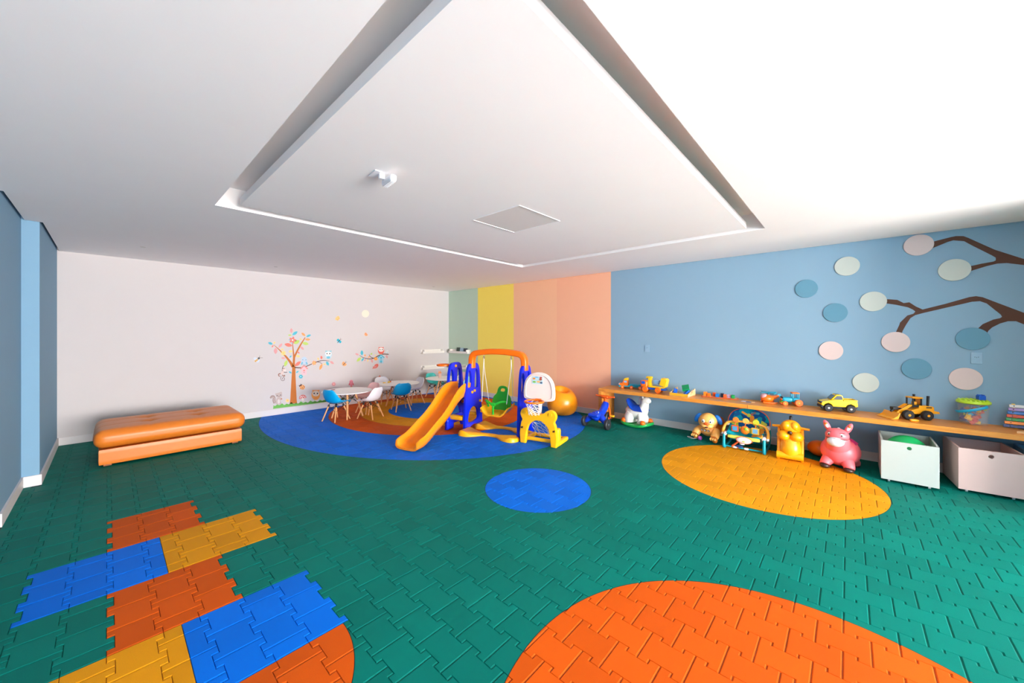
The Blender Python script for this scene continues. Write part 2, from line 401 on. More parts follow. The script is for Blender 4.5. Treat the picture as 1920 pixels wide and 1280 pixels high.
# ------------------------------------------------------------------ floor tiles: interlocking rubber pavers
TPX, TPY, TX, TY, TA = .1691, .2060, 1.0104, 1.7730, .028     # pitch across, pitch along, origin, tab overlap
def paver_outline(k, m):
    """dog-bone outline of the paver in column k whose near end lies on row line m"""
    x0 = TX + k * TPX; xm0, xm1 = x0 + TA / 2, x0 + TA / 2 + TPX
    h0, h1, w0, w1 = xm0 - TA / 2, xm1 + TA / 2, xm0 + TA / 2, xm1 - TA / 2
    y0 = TY + m * TPY; q = TPY / 4; y1 = y0 + TPY
    return [(h0, y0), (h1, y0), (h1, y0 + q), (w1, y0 + q), (w1, y1 - q), (h1, y1 - q), (h1, y1), (h0, y1), (h0, y1 - q), (w0, y1 - q), (w0, y0 + q), (h0, y0 + q)]
def clip(poly, a, b, c):
    """keep a*x + b*y <= c"""
    out = []; n = len(poly)
    for i in range(n):
        p, q = poly[i], poly[(i + 1) % n]; dp, dq = a * p[0] + b * p[1] - c, a * q[0] + b * q[1] - c
        if dp <= 0: out.append(p)
        if (dp < 0 < dq) or (dq < 0 < dp):
            t = dp / (dp - dq); out.append((p[0] + (q[0] - p[0]) * t, p[1] + (q[1] - p[1]) * t))
    res = []
    for p in out:
        if not res or math.hypot(p[0] - res[-1][0], p[1] - res[-1][1]) > 1e-6: res.append(p)
    if len(res) > 1 and math.hypot(res[0][0] - res[-1][0], res[0][1] - res[-1][1]) < 1e-6: res.pop()
    return res if len(res) >= 3 and abs(sum(res[i][0] * res[(i + 1) % len(res)][1] - res[(i + 1) % len(res)][0] * res[i][1] for i in range(len(res)))) > 4e-4 else None
def inset(poly, dx, dy):
    """move every edge inwards: dy for edges along x, dx for edges along y"""
    n = len(poly); lines = []
    for i in range(n):
        p, q = Vector(poly[i]), Vector(poly[(i + 1) % n]); e = (q - p).normalized(); nr = Vector((-e.y, e.x))
        lines.append((p + nr * (dy if abs(e.x) > abs(e.y) else dx), e))
    out = []
    for i in range(n):
        (p, e), (q, f_) = lines[i - 1], lines[i]; d = e.x * f_.y - e.y * f_.x
        if abs(d) < 1e-6: out.append(tuple(q)); continue
        t = ((q.x - p.x) * f_.y - (q.y - p.y) * f_.x) / d; out.append((p.x + e.x * t, p.y + e.y * t))
    return out
def paver_geo(poly, c=(0, 0)):
    lo = inset(poly, .0004, .0008); hi = inset(poly, .0024, .0062); n = len(poly)
    v = [(x - c[0], y - c[1], -.0044) for x, y in lo] + [(x - c[0], y - c[1], 0) for x, y in hi]
    f = [tuple(range(n, 2 * n))] + [(i, (i + 1) % n, n + (i + 1) % n, n + i) for i in range(n)]
    return v, f
XCUT = .262
BANDS = []          # (row line from, to, [(column from, to, colour, x from, x to)])
BANDS += [(10, 13, [(-6, -4, 'O', None, None)]), (7, 10, [(-8, -5, 'B', None, XCUT), (-5, -2, 'Y', XCUT, None)]),
          (4, 7, [(-6, -4, 'O', None, None)]), (1, 4, [(-10, -5, 'Y', None, XCUT), (-5, -2, 'B', XCUT, None)])]
pieces = []         # (polygon, material key)
for k in range(-12, 34):
    for m in range(-30, 34):
        mm = m if k % 2 == 0 else m - .5
        P = [(paver_outline(k, mm), 'M')]
        xl = XL if P[0][0][0][1] > YS1 - .1 else XL2 if P[0][0][0][1] > YS2 - .1 else XL3
        P = [(clip(q, -1, 0, -xl - .012), key) for q, key in P]; P = [(q and clip(q, 1, 0, XW - .012), key) for q, key in P]
        P = [(q and clip(q, 0, 1, YW - .012), key) for q, key in P]; P = [(q and clip(q, 0, -1, 2.4), key) for q, key in P]
        if not P[0][0]: continue
        if max(p_[1] for p_ in P[0][0]) < YR and max(p_[0] for p_ in P[0][0]) > XR: continue
        out = []
        for q, key in P:
            rest = [q]
            for r0, r1, cols in BANDS:
                ya, yb = TY + r0 * TPY, TY + r1 * TPY
                for c0, c1, ck, xa, xb in cols:
                    if not (c0 <= k <= c1): continue
                    nrest = []
                    for q_ in rest:
                        ins = clip(q_, 0, -1, -ya); ins = ins and clip(ins, 0, 1, yb)
                        if ins and xa is not None: ins = clip(ins, -1, 0, -xa)
                        if ins and xb is not None: ins = clip(ins, 1, 0, xb)
                        if not ins: nrest.append(q_); continue
                        out.append((ins, ck))
                        a_ = clip(q_, 0, 1, ya); b_ = clip(q_, 0, -1, -yb)
                        for r_ in (a_, b_):
                            if r_: nrest.append(r_)
                        if xa is not None or xb is not None:
                            md = clip(q_, 0, -1, -ya); md = md and clip(md, 0, 1, yb)
                            if md and xa is not None: md2 = clip(md, 1, 0, xa)
                            elif md: md2 = clip(md, -1, 0, -xb)
                            else: md2 = None
                            if md2: nrest.append(md2)
                    rest = nrest
            out += [(q_, 'M') for q_ in rest]
        for q_, key in out:
            # a half disc ends on its straight edge: the tile is cut there
            pieces.append((q_, key))
# drop pieces of the plain material that lie inside the half disc's upper half
def project(x, y, z):
    fx, fy = math.cos(YAW), math.sin(YAW); d = x * fx + y * fy; r = x * fy - y * fx
    return (960 + FPX * r / d, HORIZON + FPX * (CAM_Z - z) / d, d) if d > .3 else None
def seen_size(q):
    pr = [project(x, y, 0) for x, y in q]
    if any(p is None for p in pr): return 0
    if not any(0 < p[0] < 1920 and 0 < p[1] < 1280 for p in pr): return 0
    return abs(sum(pr[i][0] * pr[(i + 1) % len(pr)][1] - pr[(i + 1) % len(pr)][0] * pr[i][1] for i in range(len(pr)))) / 2
order = sorted(range(len(pieces)), key=lambda i: -seen_size(pieces[i][0]))
near = set(order[:300]); cache = {}
MK = dict(F_COL); MK['M'] = F_MAIN
stuff = {'v': [], 'f': [], 'mi': [], 'tone': []}; keys = ['M', 'B', 'O', 'Y']
for i, (q, key) in enumerate(pieces):
    cx, cy = q[0]
    if i in near:
        sig = (key,) + tuple((round(x - cx, 4), round(y - cy, 4)) for x, y in q)
        if sig not in cache:
            v, f = paver_geo(q, (cx, cy)); me = bpy.data.meshes.new('paver'); me.from_pydata(v, [], f); me.materials.append(MK[key]); cache[sig] = me
        o = bpy.data.objects.new('paver', cache[sig]); COL.objects.link(o); o.location = (cx, cy, 0); o.parent = floor
    else:
        v, f = paver_geo(q); n = len(stuff['v']); t = random.random()
        stuff['v'] += v; stuff['f'] += [tuple(a + n for a in ff) for ff in f]; stuff['mi'] += [keys.index(key)] * len(f); stuff['tone'] += [t] * len(f)
me = bpy.data.meshes.new('far_pavers'); me.from_pydata(stuff['v'], [], stuff['f'])
for k_ in keys: me.materials.append(MK[k_])
me.polygons.foreach_set('material_index', stuff['mi'])
at_ = me.attributes.new('tone', 'FLOAT', 'FACE'); at_.data.foreach_set('value', stuff['tone'])
fp = bpy.data.objects.new('far_pavers', me); COL.objects.link(fp); fp.parent = floor; fp['kind'] = 'stuff'

# ================================================================== FURNITURE
WOOD_LIGHT = None
def wood(name, c1, c2, scale=6.0, axis=(1, 12, 12), rough=.45):
    if name in _M: return _M[name]
    m = bpy.data.materials.new(name); m.use_nodes = True; nt = m.node_tree; p = nt.nodes['Principled BSDF']; L = nt.links
    tc = nt.nodes.new('ShaderNodeTexCoord'); mp = nt.nodes.new('ShaderNodeMapping'); mp.inputs['Scale'].default_value = axis
    nz = nt.nodes.new('ShaderNodeTexNoise'); nz.inputs['Scale'].default_value = scale; nz.inputs['Detail'].default_value = 6; nz.inputs['Distortion'].default_value = .6
    L.new(tc.outputs['Object'], mp.inputs['Vector']); L.new(mp.outputs[0], nz.inputs['Vector'])
    cr = nt.nodes.new('ShaderNodeValToRGB'); cr.color_ramp.elements[0].position = .32; cr.color_ramp.elements[1].position = .68
    cr.color_ramp.elements[0].color = lin(c1); cr.color_ramp.elements[1].color = lin(c2)
    L.new(nz.outputs['Fac'], cr.inputs['Fac']); L.new(cr.outputs['Color'], p.inputs['Base Color'])
    p.inputs['Roughness'].default_value = rough; p.inputs['Specular IOR Level'].default_value = .4
    _M[name] = m; return m
BEECH = wood('beech', (226, 158, 98), (240, 182, 124), 8, (8, 8, 1))
HONEY = wood('honey_wood', (214, 132, 46), (236, 158, 68), 5, (14, 1, 14), .35)
PLY = wood('pale_plywood', (232, 186, 128), (246, 206, 150), 6, (2, 10, 10))
BLACK = plastic('black', (24, 24, 27), .45); CHROME = mat('steel', (190, 190, 195), .25, .5, .02, 20, metal=1.0)
WHITE_P = plastic('white', (238, 236, 238), .35)
# ---- tan leather ottoman
LEATHER = mat('tan_leather', (218, 120, 34), .40, .5, .10, 22, .25)
ot = thing('ottoman', 'long tan leather ottoman with a button-tufted cushion against the white wall', 'ottoman', (.60, 6.72, 0))
G().rbox((0, 0, .111), (1.35, .86, .186), .02, 6).build('base', LEATHER, ot)
BUT = [(-.24, -.13), (.24, -.13), (-.24, .17), (.24, .17)]
def dimple(q):
    if q.z > 0:
        edge = max(abs(q.x) / .70, abs(q.y) / .46)
        q.z += .014 * (1 - min(1, edge) ** 4)
        for bx, by in BUT:
            d = math.hypot((q.x - bx) * .8, q.y - by); q.z -= .042 * math.exp(-(d / .05) ** 2)
        for by in (-.13, .17): q.z -= .008 * math.exp(-((q.y - by) / .014) ** 2)
        for bx in (-.24, .24): q.z -= .006 * math.exp(-((q.x - bx) / .014) ** 2)
    else: q.z += 0
    q.y *= 1 + .02 * math.cos(q.z * 14)
    return q
cu = G().rbox((0, 0, .315), (1.42, .94, .205), .085, 44, fn=dimple).build('cushion', LEATHER, ot, 60)
for bx, by in BUT: G().ell((bx, by, .392), (.017, .017, .008), nu=14, nv=8).build('button', LEATHER, cu)
sm = G(); sm.tube([(x * .711, y * .471, .315) for x, y in rrect(2, 2, .2, 6)], .005, 6, closed=True); sm.build('piping', LEATHER, cu)
for x in (-.6, .6):
    for y in (-.36, .36): G().box((x, y, .016), (.07, .07, .03), .005).build('foot', mat('dark_foot', (150, 84, 40), .5), ot)

# ---- long wooden wall bench (shelf) along the right wall
SX0, SZ = 5.702, .588
bench = thing('wall_bench', 'long honey wood wall shelf on an end panel along the blue wall', 'shelf', (XW - .25, 3.19, 0))
G().box((0, -2.40, SZ - .0275), (XW - SX0 - .02, 4.80, .055), .003).build('bench_top', HONEY, bench)
G().box((0, -.0275, (SZ - .055) / 2), (XW - SX0 - .02, .055, SZ - .055), .003).build('end_panel', HONEY, bench)
G().box((-.2365, -2.2, SZ - .0275), (.003, .003, .052)).build('plank_seam', mat('seam_dark', (150, 86, 30), .6), bench)

# ---- round children's tables
def make_table():
    t = thing('round_table', '', 'table')
    top = G(); top.lathe([(.0, .468), (.41, .468), (.424, .474), (.425, .482), (.42, .486), (.0, .486)], n=48); top.build('table_top', plastic('table_white', (250, 248, 248), .35), t)
    for k in range(4):
        a = PI / 4 + k * PI / 2; c, s = math.cos(a), math.sin(a)
        g = G(); g.cyl((.13 * c, .13 * s, .44), (.26 * c, .26 * s, 0), .017, .013, 12); g.build('leg', BEECH, t)
    g = G()
    for k in range(4):
        a, b = PI / 4 + k * PI / 2, PI / 4 + (k + 1) * PI / 2
        for z0, z1 in ((.42, .25), (.25, .42)):
            r0, r1 = lerp(.26, .13, z0 / .44), lerp(.26, .13, z1 / .44)
            g.cyl((r0 * math.cos(a), r0 * math.sin(a), z0), (r1 * math.cos(b), r1 * math.sin(b), z1), .0045, n=6)
        g.cyl((.13 * math.cos(a), .13 * math.sin(a), .44), (.05 * math.cos(a), .05 * math.sin(a), .465), .006, n=6)
        g.box((.132 * math.cos(a), .132 * math.sin(a), .448), (.05, .05, .03), .004)
    g.lathe([(.0, .462), (.11, .462), (.11, .468), (0, .468)], n=20)
    g.build('wire_brace', BLACK, t)
    return t
TABLES = [((2.96, 6.78), 'white round kids table nearest the tree sticker on the wall'),
          ((4.15, 7.03), 'white round kids table in the middle of the three, with scattered toy pieces'),
          ((5.34, 7.04), 'white round kids table in the corner behind the slide tower')]
t0 = make_table(); t0['group'] = 'round kids tables'
t0.location = (*TABLES[0][0], 0); t0.rotation_euler = (0, 0, .35); t0['label'] = TABLES[0][1]
for (p_, l_), a in zip(TABLES[1:], (.1, .7)): copy_thing(t0, (*p_, 0), a, l_)

# ---- small moulded chairs on dowel legs
def make_chair():
    t = thing('shell_chair', '', 'chair')
    prof = catmull([(.185, .297), (.15, .318), (.08, .312), (0, .303), (-.08, .306), (-.13, .330), (-.165, .385), (-.186, .45), (-.200, .51), (-.206, .556)], 3)
    n = len(prof); grid = []
    wid = [(0, .125), (.12, .165), (.35, .178), (.55, .175), (.75, .172), (.9, .145), (.97, .115), (1, .085)]
    lift = [(0, .004), (.2, .03), (.45, .075), (.6, .085), (.8, .05), (1, .028)]
    for i, p in enumerate(prof):
        s = i / (n - 1); a = prof[max(i - 1, 0)]; b = prof[min(i + 1, n - 1)]
        tx, tz = b[0] - a[0], b[1] - a[1]; l = math.hypot(tx, tz); nx, nz = -tz / l, tx / l
        if s < .5 and nz < 0: nx, nz = -nx, -nz
        if nx < 0 and s >= .5: nx, nz = -nx, -nz
        if nz < 0 and s < .5: nx, nz = -nx, -nz
        w, L_ = interp(wid, s), interp(lift, s); row = []
        for j in range(13):
            u = -1 + 2 * j / 12; h = L_ * abs(u) ** 2.4
            row.append((p[0] + nx * h, w * math.sin(u * 1.35) / math.sin(1.35), p[1] + nz * h))
        grid.append(row)
    G().sheet(grid, .006).build('seat_shell', None, t, 60)
    for sx in (1, -1):
        for sy in (1, -1):
            g = G(); g.cyl((.075 * sx - .01, .085 * sy, .275), (.165 * sx - .01, .15 * sy, 0), .013, .0105, 12); g.build('leg', BEECH, t)
    g = G()
    P = lambda sx, sy, q: (lerp(.165, .075, q) * sx - .01, lerp(.15, .085, q) * sy, .275 * q)
    for a, b in (((1, 1), (1, -1)), ((1, -1), (-1, -1)), ((-1, -1), (-1, 1)), ((-1, 1), (1, 1))):
        g.cyl(P(*a, .92), P(*b, .6), .0032, n=5); g.cyl(P(*a, .6), P(*b, .92), .0032, n=5)
    for a in ((1, 1), (1, -1), (-1, -1), (-1, 1)):
        g.cyl(P(*a, .97), (.06 * a[0] - .005, .09 * a[1], .302), .005, n=6)
        g.cyl(P(*a, .9), P(*a, 1.02), .0155, .0155, 10)
    g.tube([(.06, .09, .298), (.06, -.09, .298), (-.07, -.09, .298), (-.07, .09, .298)], .004, 6, closed=True)
    g.build('wire_brace', BLACK, t)
    return t
SH_BLUE = plastic('chair_blue', (0, 172, 232), .38); SH_WHITE = plastic('chair_white', (236, 236, 242), .38); SH_PINK = plastic('chair_pink', (236, 188, 184), .4)
SH_TEAL = plastic('chair_teal', (72, 208, 204), .4); SH_MINT = plastic('chair_mint', (138, 206, 200), .4)
CH = [((2.73, 6.69), (.96, .35), SH_BLUE, 'blue moulded kids chair on dowel legs left of the nearest table'),
      ((3.22, 6.44), (-.42, .9), SH_WHITE, 'white moulded kids chair pulled up in front of the nearest table'),
      ((3.40, 6.90), (-.97, -.2), SH_PINK, 'pale pink moulded kids chair between the first two tables'),
      ((4.12, 7.57), (-.05, -1), SH_WHITE, 'white moulded kids chair behind the middle table against the wall'),
      ((3.95, 6.61), (.25, .97), SH_BLUE, 'blue moulded kids chair with its back to the viewer at the middle table'),
      ((4.52, 7.03), (-1, .05), SH_WHITE, 'white moulded kids chair at the right of the middle table'),
      ((5.36, 7.42), (.1, -1), SH_TEAL, 'teal moulded kids chair at the corner table near the wall'),
      ((5.86, 7.13), (-1, -.08), SH_PINK, 'pale pink moulded kids chair far in the corner by the sage stripe'),
      ((5.50, 6.55), (-.3, .95), SH_MINT, 'mint moulded kids chair seen through the slide tower')]
c0 = make_chair(); c0['group'] = 'moulded kids chairs'
for i, (p_, d_, m_, l_) in enumerate(CH):
    a = math.atan2(d_[1], d_[0])
    if i == 0:
        c0.location = (*p_, 0); c0.rotation_euler = (0, 0, a); c0['label'] = l_
        for ch in c0.children:
            if ch.name.startswith('seat_shell'): ch.data.materials.append(m_) if not ch.data.materials else None
    else: copy_thing(c0, (*p_, 0), a, l_, {'seat_shell': m_})
# things lying on the tables
TZ = .486
def small(name, label, cat, g, m, loc, rz=0, group=None): return tag(g.build(name, m), label, cat, group, loc, rz)
small('crayon', 'dark red crayon lying on the nearest round table', 'crayon', G().cyl((-.04, 0, .006), (.03, 0, .006), .006, n=8).cyl((.03, 0, .006), (.045, 0, .006), .006, .001, 8), mat('crayon_red', (120, 44, 48)), (2.80, 7.02, TZ), .2)
t = thing('toy_insect', 'small yellow and red toy insect on the middle table', 'toy', (4.02, 7.20, TZ), .5)
G().ell((0, 0, .016), (.045, .022, .016)).build('body', plastic('toy_yellow', (240, 190, 40)), t); G().ell((.05, 0, .018), (.022, .02, .016)).build('head', plastic('toy_red', (210, 60, 36)), t)
for s in (-1, 1): G().tube([(.06, .01 * s, .03), (.07, .025 * s, .055), (.075, .035 * s, .075)], .0025, 6).build('antenna', BLACK, t)
small('toy_disc', 'flat yellow toy piece on the middle table', 'toy', G().lathe([(0, 0), (.03, 0), (.032, .006), (.03, .012), (0, .012)], n=18), plastic('toy_yellow', (240, 190, 40)), (3.93, 7.23, TZ))
t = thing('crayon_cup', 'clear cup of orange crayons on the corner table', 'cup', (5.28, 7.12, TZ))
G().lathe([(.038, 0), (.046, .11), (.043, .11), (.035, .004)], n=20, cap=False).build('cup', mat('clear_plastic', (240, 240, 240), .08, .5, 0, alpha=.25), t)
for k in range(7):
    a = k * .9; G().cyl((.018 * math.cos(a), .018 * math.sin(a), .006), (.034 * math.cos(a), .034 * math.sin(a), .13 + .02 * (k % 3)), .006, n=8).build('crayon', plastic('orange_pen', (250, 150, 40)), t)

# ---- picture ledges in the corner
LEDGE = mat('ledge_white', (236, 232, 226), .5, .4, .01)
def ledge(label, loc, rz, w):
    t = thing('wall_ledge', label, 'shelf', loc, rz, 'white picture ledges')
    G().box((0, -.05, .006), (w, .10, .012), .002).build('ledge_base', LEDGE, t)
    G().box((0, -.098, .034), (w, .010, .044), .002).build('front_lip', LEDGE, t)
    for s in (-1, 1): G().box((s * (w / 2 - .05), -.052, .055), (.10 if 0 else .012, .096, .086), .002).build('end_cap', LEDGE, t)
    G().box((0, -.006, .05), (w, .012, .10), .002).build('back_board', LEDGE, t)
    return t
ledge('upper white picture ledge on the white wall beside the corner', (5.64, YW, 1.02), 0, .66)
ledge('lower white picture ledge on the white wall beside the corner', (5.64, YW, .615), 0, .66)
ledge('upper white picture ledge holding books on the sage stripe', (XW, 7.46, 1.015), -PI / 2, .76)
ledge('lower white picture ledge on the sage stripe behind the slide', (XW, 7.46, .62), -PI / 2, .76)
for k, (dy, c, l_) in enumerate(((.12, (60, 78, 70), 'dark green book lying on the upper ledge of the sage stripe'), (-.02, (150, 180, 200), 'pale blue book standing on the upper ledge of the sage stripe'), (-.17, (44, 56, 74), 'navy book on the upper ledge of the sage stripe'))):
    g = G().box((0, 0, .0675), (.02, .125, .135 - .015 * k), .002, M=RY(.18)); o = g.build('book', mat('book_%d' % k, c)); tag(o, l_, 'book', 'books on the ledge', (XW - .045, 7.40 + dy, 1.03))

# ---- inflatable orange pouf
prof = [(0, 0), (.14, .0), (.215, .03), (.268, .10), (.288, .20), (.272, .31), (.235, .40), (.19, .455), (.155, .47), (.125, .462), (.105, .43), (.085, .385), (.05, .36), (0, .352)]
pp = catmull([(r, 0, z) for r, z in prof], 4); g = G(); g.lathe([(max(0, p.x), p.z) for p in pp], n=40)
po = g.build('inflatable_pouf', plastic('pouf_orange', (248, 152, 18), .28), sharp=80)
def squash(me):
    for v in me.vertices:
        a = math.atan2(v.co.y, v.co.x)
        if v.co.z > .3: v.co.z += .05 * math.cos(a - 1.2) * (v.co.z - .3) / .17
squash(po.data); tag(po, 'round shiny orange inflatable pouf behind the hoop stand at the peach wall', 'pouf', None, (5.82, 4.02, 0))

# ================================================================== SLIDE AND SWING PLAYSET
PS_BLUE = plastic('play_blue', (8, 40, 214), .26); PS_ORANGE = plastic('play_orange', (252, 112, 4), .28); PS_AMBER = plastic('play_amber', (255, 142, 10), .3)
PS_YELLOW = plastic('play_yellow', (252, 176, 18), .32); PS_GREEN = plastic('play_green', (30, 186, 44), .3); ROPE = mat('white_rope', (232, 230, 226), .7)
PA = math.radians(15.6)
ps = thing('slide_playset', 'blue and orange kids slide and swing set on the round blue floor', 'playset', (3.765, 4.402, 0), PA)
def panel(y, holes_low=True):
    out = catmull([(-.065, 0, 0), (-.06, .12, 0), (-.045, .42, 0), (-.01, .78, 0), (.025, .97, 0), (.085, 1.045, 0), (.20, 1.06, 0), (.30, 1.045, 0), (.355, .97, 0), (.385, .78, 0), (.42, .42, 0), (.45, .12, 0), (.47, 0, 0)], 3)
    out = [(p.x, p.y) for p in out]
    foot = catmull([(.36, 0, 0), (.345, .045, 0), (.25, .075, 0), (.20, .08, 0), (.15, .075, 0), (.06, .045, 0), (.045, 0, 0)], 2)
    out += [(p.x, p.y) for p in foot]
    def slot(cx, z0, z1, w):
        c = catmull([(cx - w / 2, z0 + .03, 0), (cx - w * .42, (z0 + z1) / 2, 0), (cx - w * .25, z1 - .025, 0), (cx, z1, 0), (cx + w * .35, z1 - .04, 0), (cx + w / 2, (z0 + z1) / 2, 0), (cx + w / 2, z0 + .03, 0), (cx + w * .3, z0, 0), (cx - w * .3, z0, 0)], 2, True)
        return [(p.x, p.y) for p in c]
    hs = [slot(.07, .68, .95, .105), slot(.265, .66, .96, .105)]
    hs.append([(p.x, p.y) for p in catmull([(.03, .15, 0), (.06, .29, 0), (.13, .355, 0), (.22, .36, 0), (.30, .31, 0), (.33, .2, 0), (.31, .15, 0), (.17, .125, 0)], 3, True)])
    g = G(); g.prism(out, .046, hs, M=XZ(y + .023), bevel=.009)
    return g
PY = (.345, 0.0, -.925)
for y in PY:
    pn = panel(y).build('side_panel', PS_BLUE, ps, 30)
    if y == 0.0: spots = [(.13, .60), (.20, .615), (.36, .43), (.40, .25)]
    elif y > 0: spots = [(.17, 1.0), (.06, .30)]
    else: spots = [(.17, 1.0), (.20, .33)]
    for (x, z) in spots:
        G().cyl((x, y - .020, z), (x, y - .038, z), .023, .020, 16).build('bolt_cap', PS_YELLOW, pn)
# chute
path = catmull([(.20, 0, .575), (.06, 0, .575), (-.06, 0, .56), (-.20, 0, .49), (-.36, 0, .37), (-.52, 0, .27), (-.70, 0, .185), (-.86, 0, .10), (-.98, 0, .055), (-1.10, 0, .045), (-1.15, 0, .04)], 5)
side = [(0, .16), (.08, .17), (.16, .175), (.35, .14), (.6, .115), (.85, .11), (.97, .07), (1, .02)]
rings = []; n = len(path)
for i, p in enumerate(path):
    a, b = path[max(i - 1, 0)], path[min(i + 1, n - 1)]; d = (b - a).normalized(); up = Vector((-d.z, 0, d.x))
    if up.z < 0: up = -up
    s = i / (n - 1); h = interp(side, s); w = lerp(.165, .185, s)
    prof = [(-w, h), (-w + .012, h + .008), (-w + .028, h), (-w + .04, h * .45), (-w + .065, .01), (-w + .10, 0), (0, -.004), (w - .10, 0), (w - .065, .01), (w - .04, h * .45), (w - .028, h), (w - .012, h + .008), (w, h),
            (w - .003, h * .4), (w - .03, -.02), (w - .08, -.03), (0, -.032), (-w + .08, -.03), (-w + .03, -.02), (-w + .003, h * .4)]
    rings.append([p + up * q[1] + Vector((0, .165 + q[0], 0)) for q in prof])
G().loft(rings).build('slide_chute', PS_AMBER, ps, 60)
g = G(); g.box((.20, .1725, .565), (.36, .27, .03), .012); g.build('platform', PS_AMBER, ps)
for x, z in ((.36, .40), (.42, .21)):
    G().box((x, .1725, z), (.12, .27, .05), .016).build('step', PS_YELLOW, ps)
g = G(); g.rbox((.0, .1725, .205), (.10, .27, .075), .03, 6); g.build('cross_brace', PS_YELLOW, ps)
g = G()
g.rbox((.10, .30, .16), (.42, .06, .14), .028, 6); g.rbox((-.02, .30, .10), (.18, .06, .18), .028, 6); g.build('lower_brace', PS_BLUE, ps)
# small hoop fixed to the far side of the tower
g = G(); g.torus((.11, .52, 1.01), .10, .016, 'Z', 30, 10); g.box((.11, .40, 1.01), (.06, .05, .035), .01); g.build('side_hoop', PS_ORANGE, ps)
# orange arch that carries the swing
yA, yB = 0.0, -.925
arch = [(yA, .98), (yA, 1.09), (yA - .012, 1.16), (yA - .05, 1.205), (yA - .12, 1.225), (yA - .30, 1.245), (-.4625, 1.25), (yB + .30, 1.245), (yB + .12, 1.225), (yB + .05, 1.205), (yB + .012, 1.16), (yB, 1.09), (yB, .98)]
pts = catmull([(.165, y, z) for y, z in arch], 4)
g = G(); rings = []
for i, p in enumerate(pts):
    a, b = pts[max(0, i - 1)], pts[min(len(pts) - 1, i + 1)]; d = (b - a).normalized(); nr = Vector((1, 0, 0)).cross(d).normalized()
    rings.append([p + nr * q[0] + Vector((q[1], 0, 0)) for q in rrect(.088, .105, .02, 3)])
g.loft(rings); ar = g.build('swing_arch', PS_ORANGE, ps, 50)
# swing: hooks, ropes, seat, back, bar
SY, SXc, SZs = -.4625, .165, .36
for s in (-1, 1):
    hy = SY + s * .24
    hk = G(); hk.cyl((SXc, hy, 1.20), (SXc, hy, 1.165), .006, n=8); hk.torus((SXc, hy, 1.152), .014, .004, 'X', 14, 6); hk.build('hook', CHROME, ps)
    for q in (-1, 1): G().tube([(SXc, hy, 1.14), (SXc + q * .01, hy + s * .004, 1.0), (SXc + q * .105, SY + s * .215, SZs + .115)], .0045, 6).build('rope', ROPE, ps)
grid = []
for i in range(13):
    u = -1 + 2 * i / 12; row = []
    for j in range(13):
        v_ = -1 + 2 * j / 12
        z = SZs + .105 * abs(v_) ** 3 + .05 * max(0, u) ** 3 - .02 * max(0, -u) ** 3 + .012 * math.cos(v_ * 4.5)
        row.append((SXc + u * .155 * (1 - .1 * v_ * v_), SY + v_ * .215, z - .05))
    grid.append(row)
G().sheet(grid, .02).build('swing_seat', PS_YELLOW, ps, 60)
bk = catmull([(-.15, 0, 0), (-.165, .10, 0), (-.15, .20, 0), (-.10, .26, 0), (-.085, .33, 0), (-.055, .37, 0), (0, .38, 0), (.055, .37, 0), (.085, .33, 0), (.10, .26, 0), (.15, .20, 0), (.165, .10, 0), (.15, 0, 0)], 3)
hole = rrect(.085, .05, .024, 4, 0, .315)
g = G(); g.prism([(p.x, p.y) for p in bk], .03, [hole], M=T(SXc + .10, SY, SZs - .03) @ RY(.22) @ YZ(0), bevel=.01); g.build('swing_back', PS_GREEN, ps, 40)
g = G(); fx = SXc - .12
g.tube(catmull([(fx + .14, SY + .165, SZs + .03), (fx + .10, SY + .18, SZs + .11), (fx + .02, SY + .14, SZs + .145), (fx - .01, SY + .06, SZs + .115), (fx - .015, SY, SZs + .10), (fx - .01, SY - .06, SZs + .115), (fx + .02, SY - .14, SZs + .145), (fx + .10, SY - .18, SZs + .11), (fx + .14, SY - .165, SZs + .03)], 4), .017, 8)
g.rbox((fx - .012, SY, SZs + .10), (.045, .09, .05), .018, 5); g.tube([(fx - .012, SY, SZs + .09), (fx - .015, SY, SZs + .0), (fx - .01, SY, SZs - .085)], [.018, .015, .013], 10); g.build('safety_bar', PS_GREEN, ps)
# amber floor stabilisers
def stab(xf, xs, nm):
    out = catmull([(xf - .12, -.02, 0), (xf - .13, -.14, 0), (xf - .08, -.24, 0), (xf + .02, -.34, 0), (xf + .05, -.46, 0), (xf + .02, -.60, 0), (xf - .06, -.70, 0), (xf - .10, -.80, 0), (xf - .09, -.90, 0), (xf + .0, -.955, 0), (xf + .09, -.93, 0), (xf + .12, -.82, 0), (xf + .12, -.62, 0), (xf + .135, -.46, 0), (xf + .12, -.3, 0), (xf + .13, -.12, 0), (xf + .10, -.0, 0), (xf, .03, 0)], 3, True)
    n_ = len(out); g = G(); lo = []; mid = []; hi = []
    cx, cy = sum(p.x for p in out) / n_, sum(p.y for p in out) / n_
    for p in out:
        lift = .055 * math.exp(-((p.y + .08) / .10) ** 2) + .03 * math.exp(-((p.y + .88) / .08) ** 2)
        lo.append(Vector((p.x, p.y, 0))); mid.append(Vector((p.x, p.y, .018 + lift * .5)))
    out2 = inset([(p.x, p.y) for p in (out if sum(out[i].x * out[(i + 1) % n_].y - out[(i + 1) % n_].x * out[i].y for i in range(n_)) > 0 else out[::-1])], .018, .018)
    if not sum(out[i].x * out[(i + 1) % n_].y - out[(i + 1) % n_].x * out[i].y for i in range(n_)) > 0: out2 = out2[::-1]; 
    for p, q in zip(out, out2):
        lift = .055 * math.exp(-((q[1] + .08) / .10) ** 2) + .03 * math.exp(-((q[1] + .88) / .08) ** 2)
        hi.append(Vector((q[0], q[1], .03 + lift)))
    g.loft([lo, mid, hi]); g.build(nm, PS_YELLOW, ps, 50)
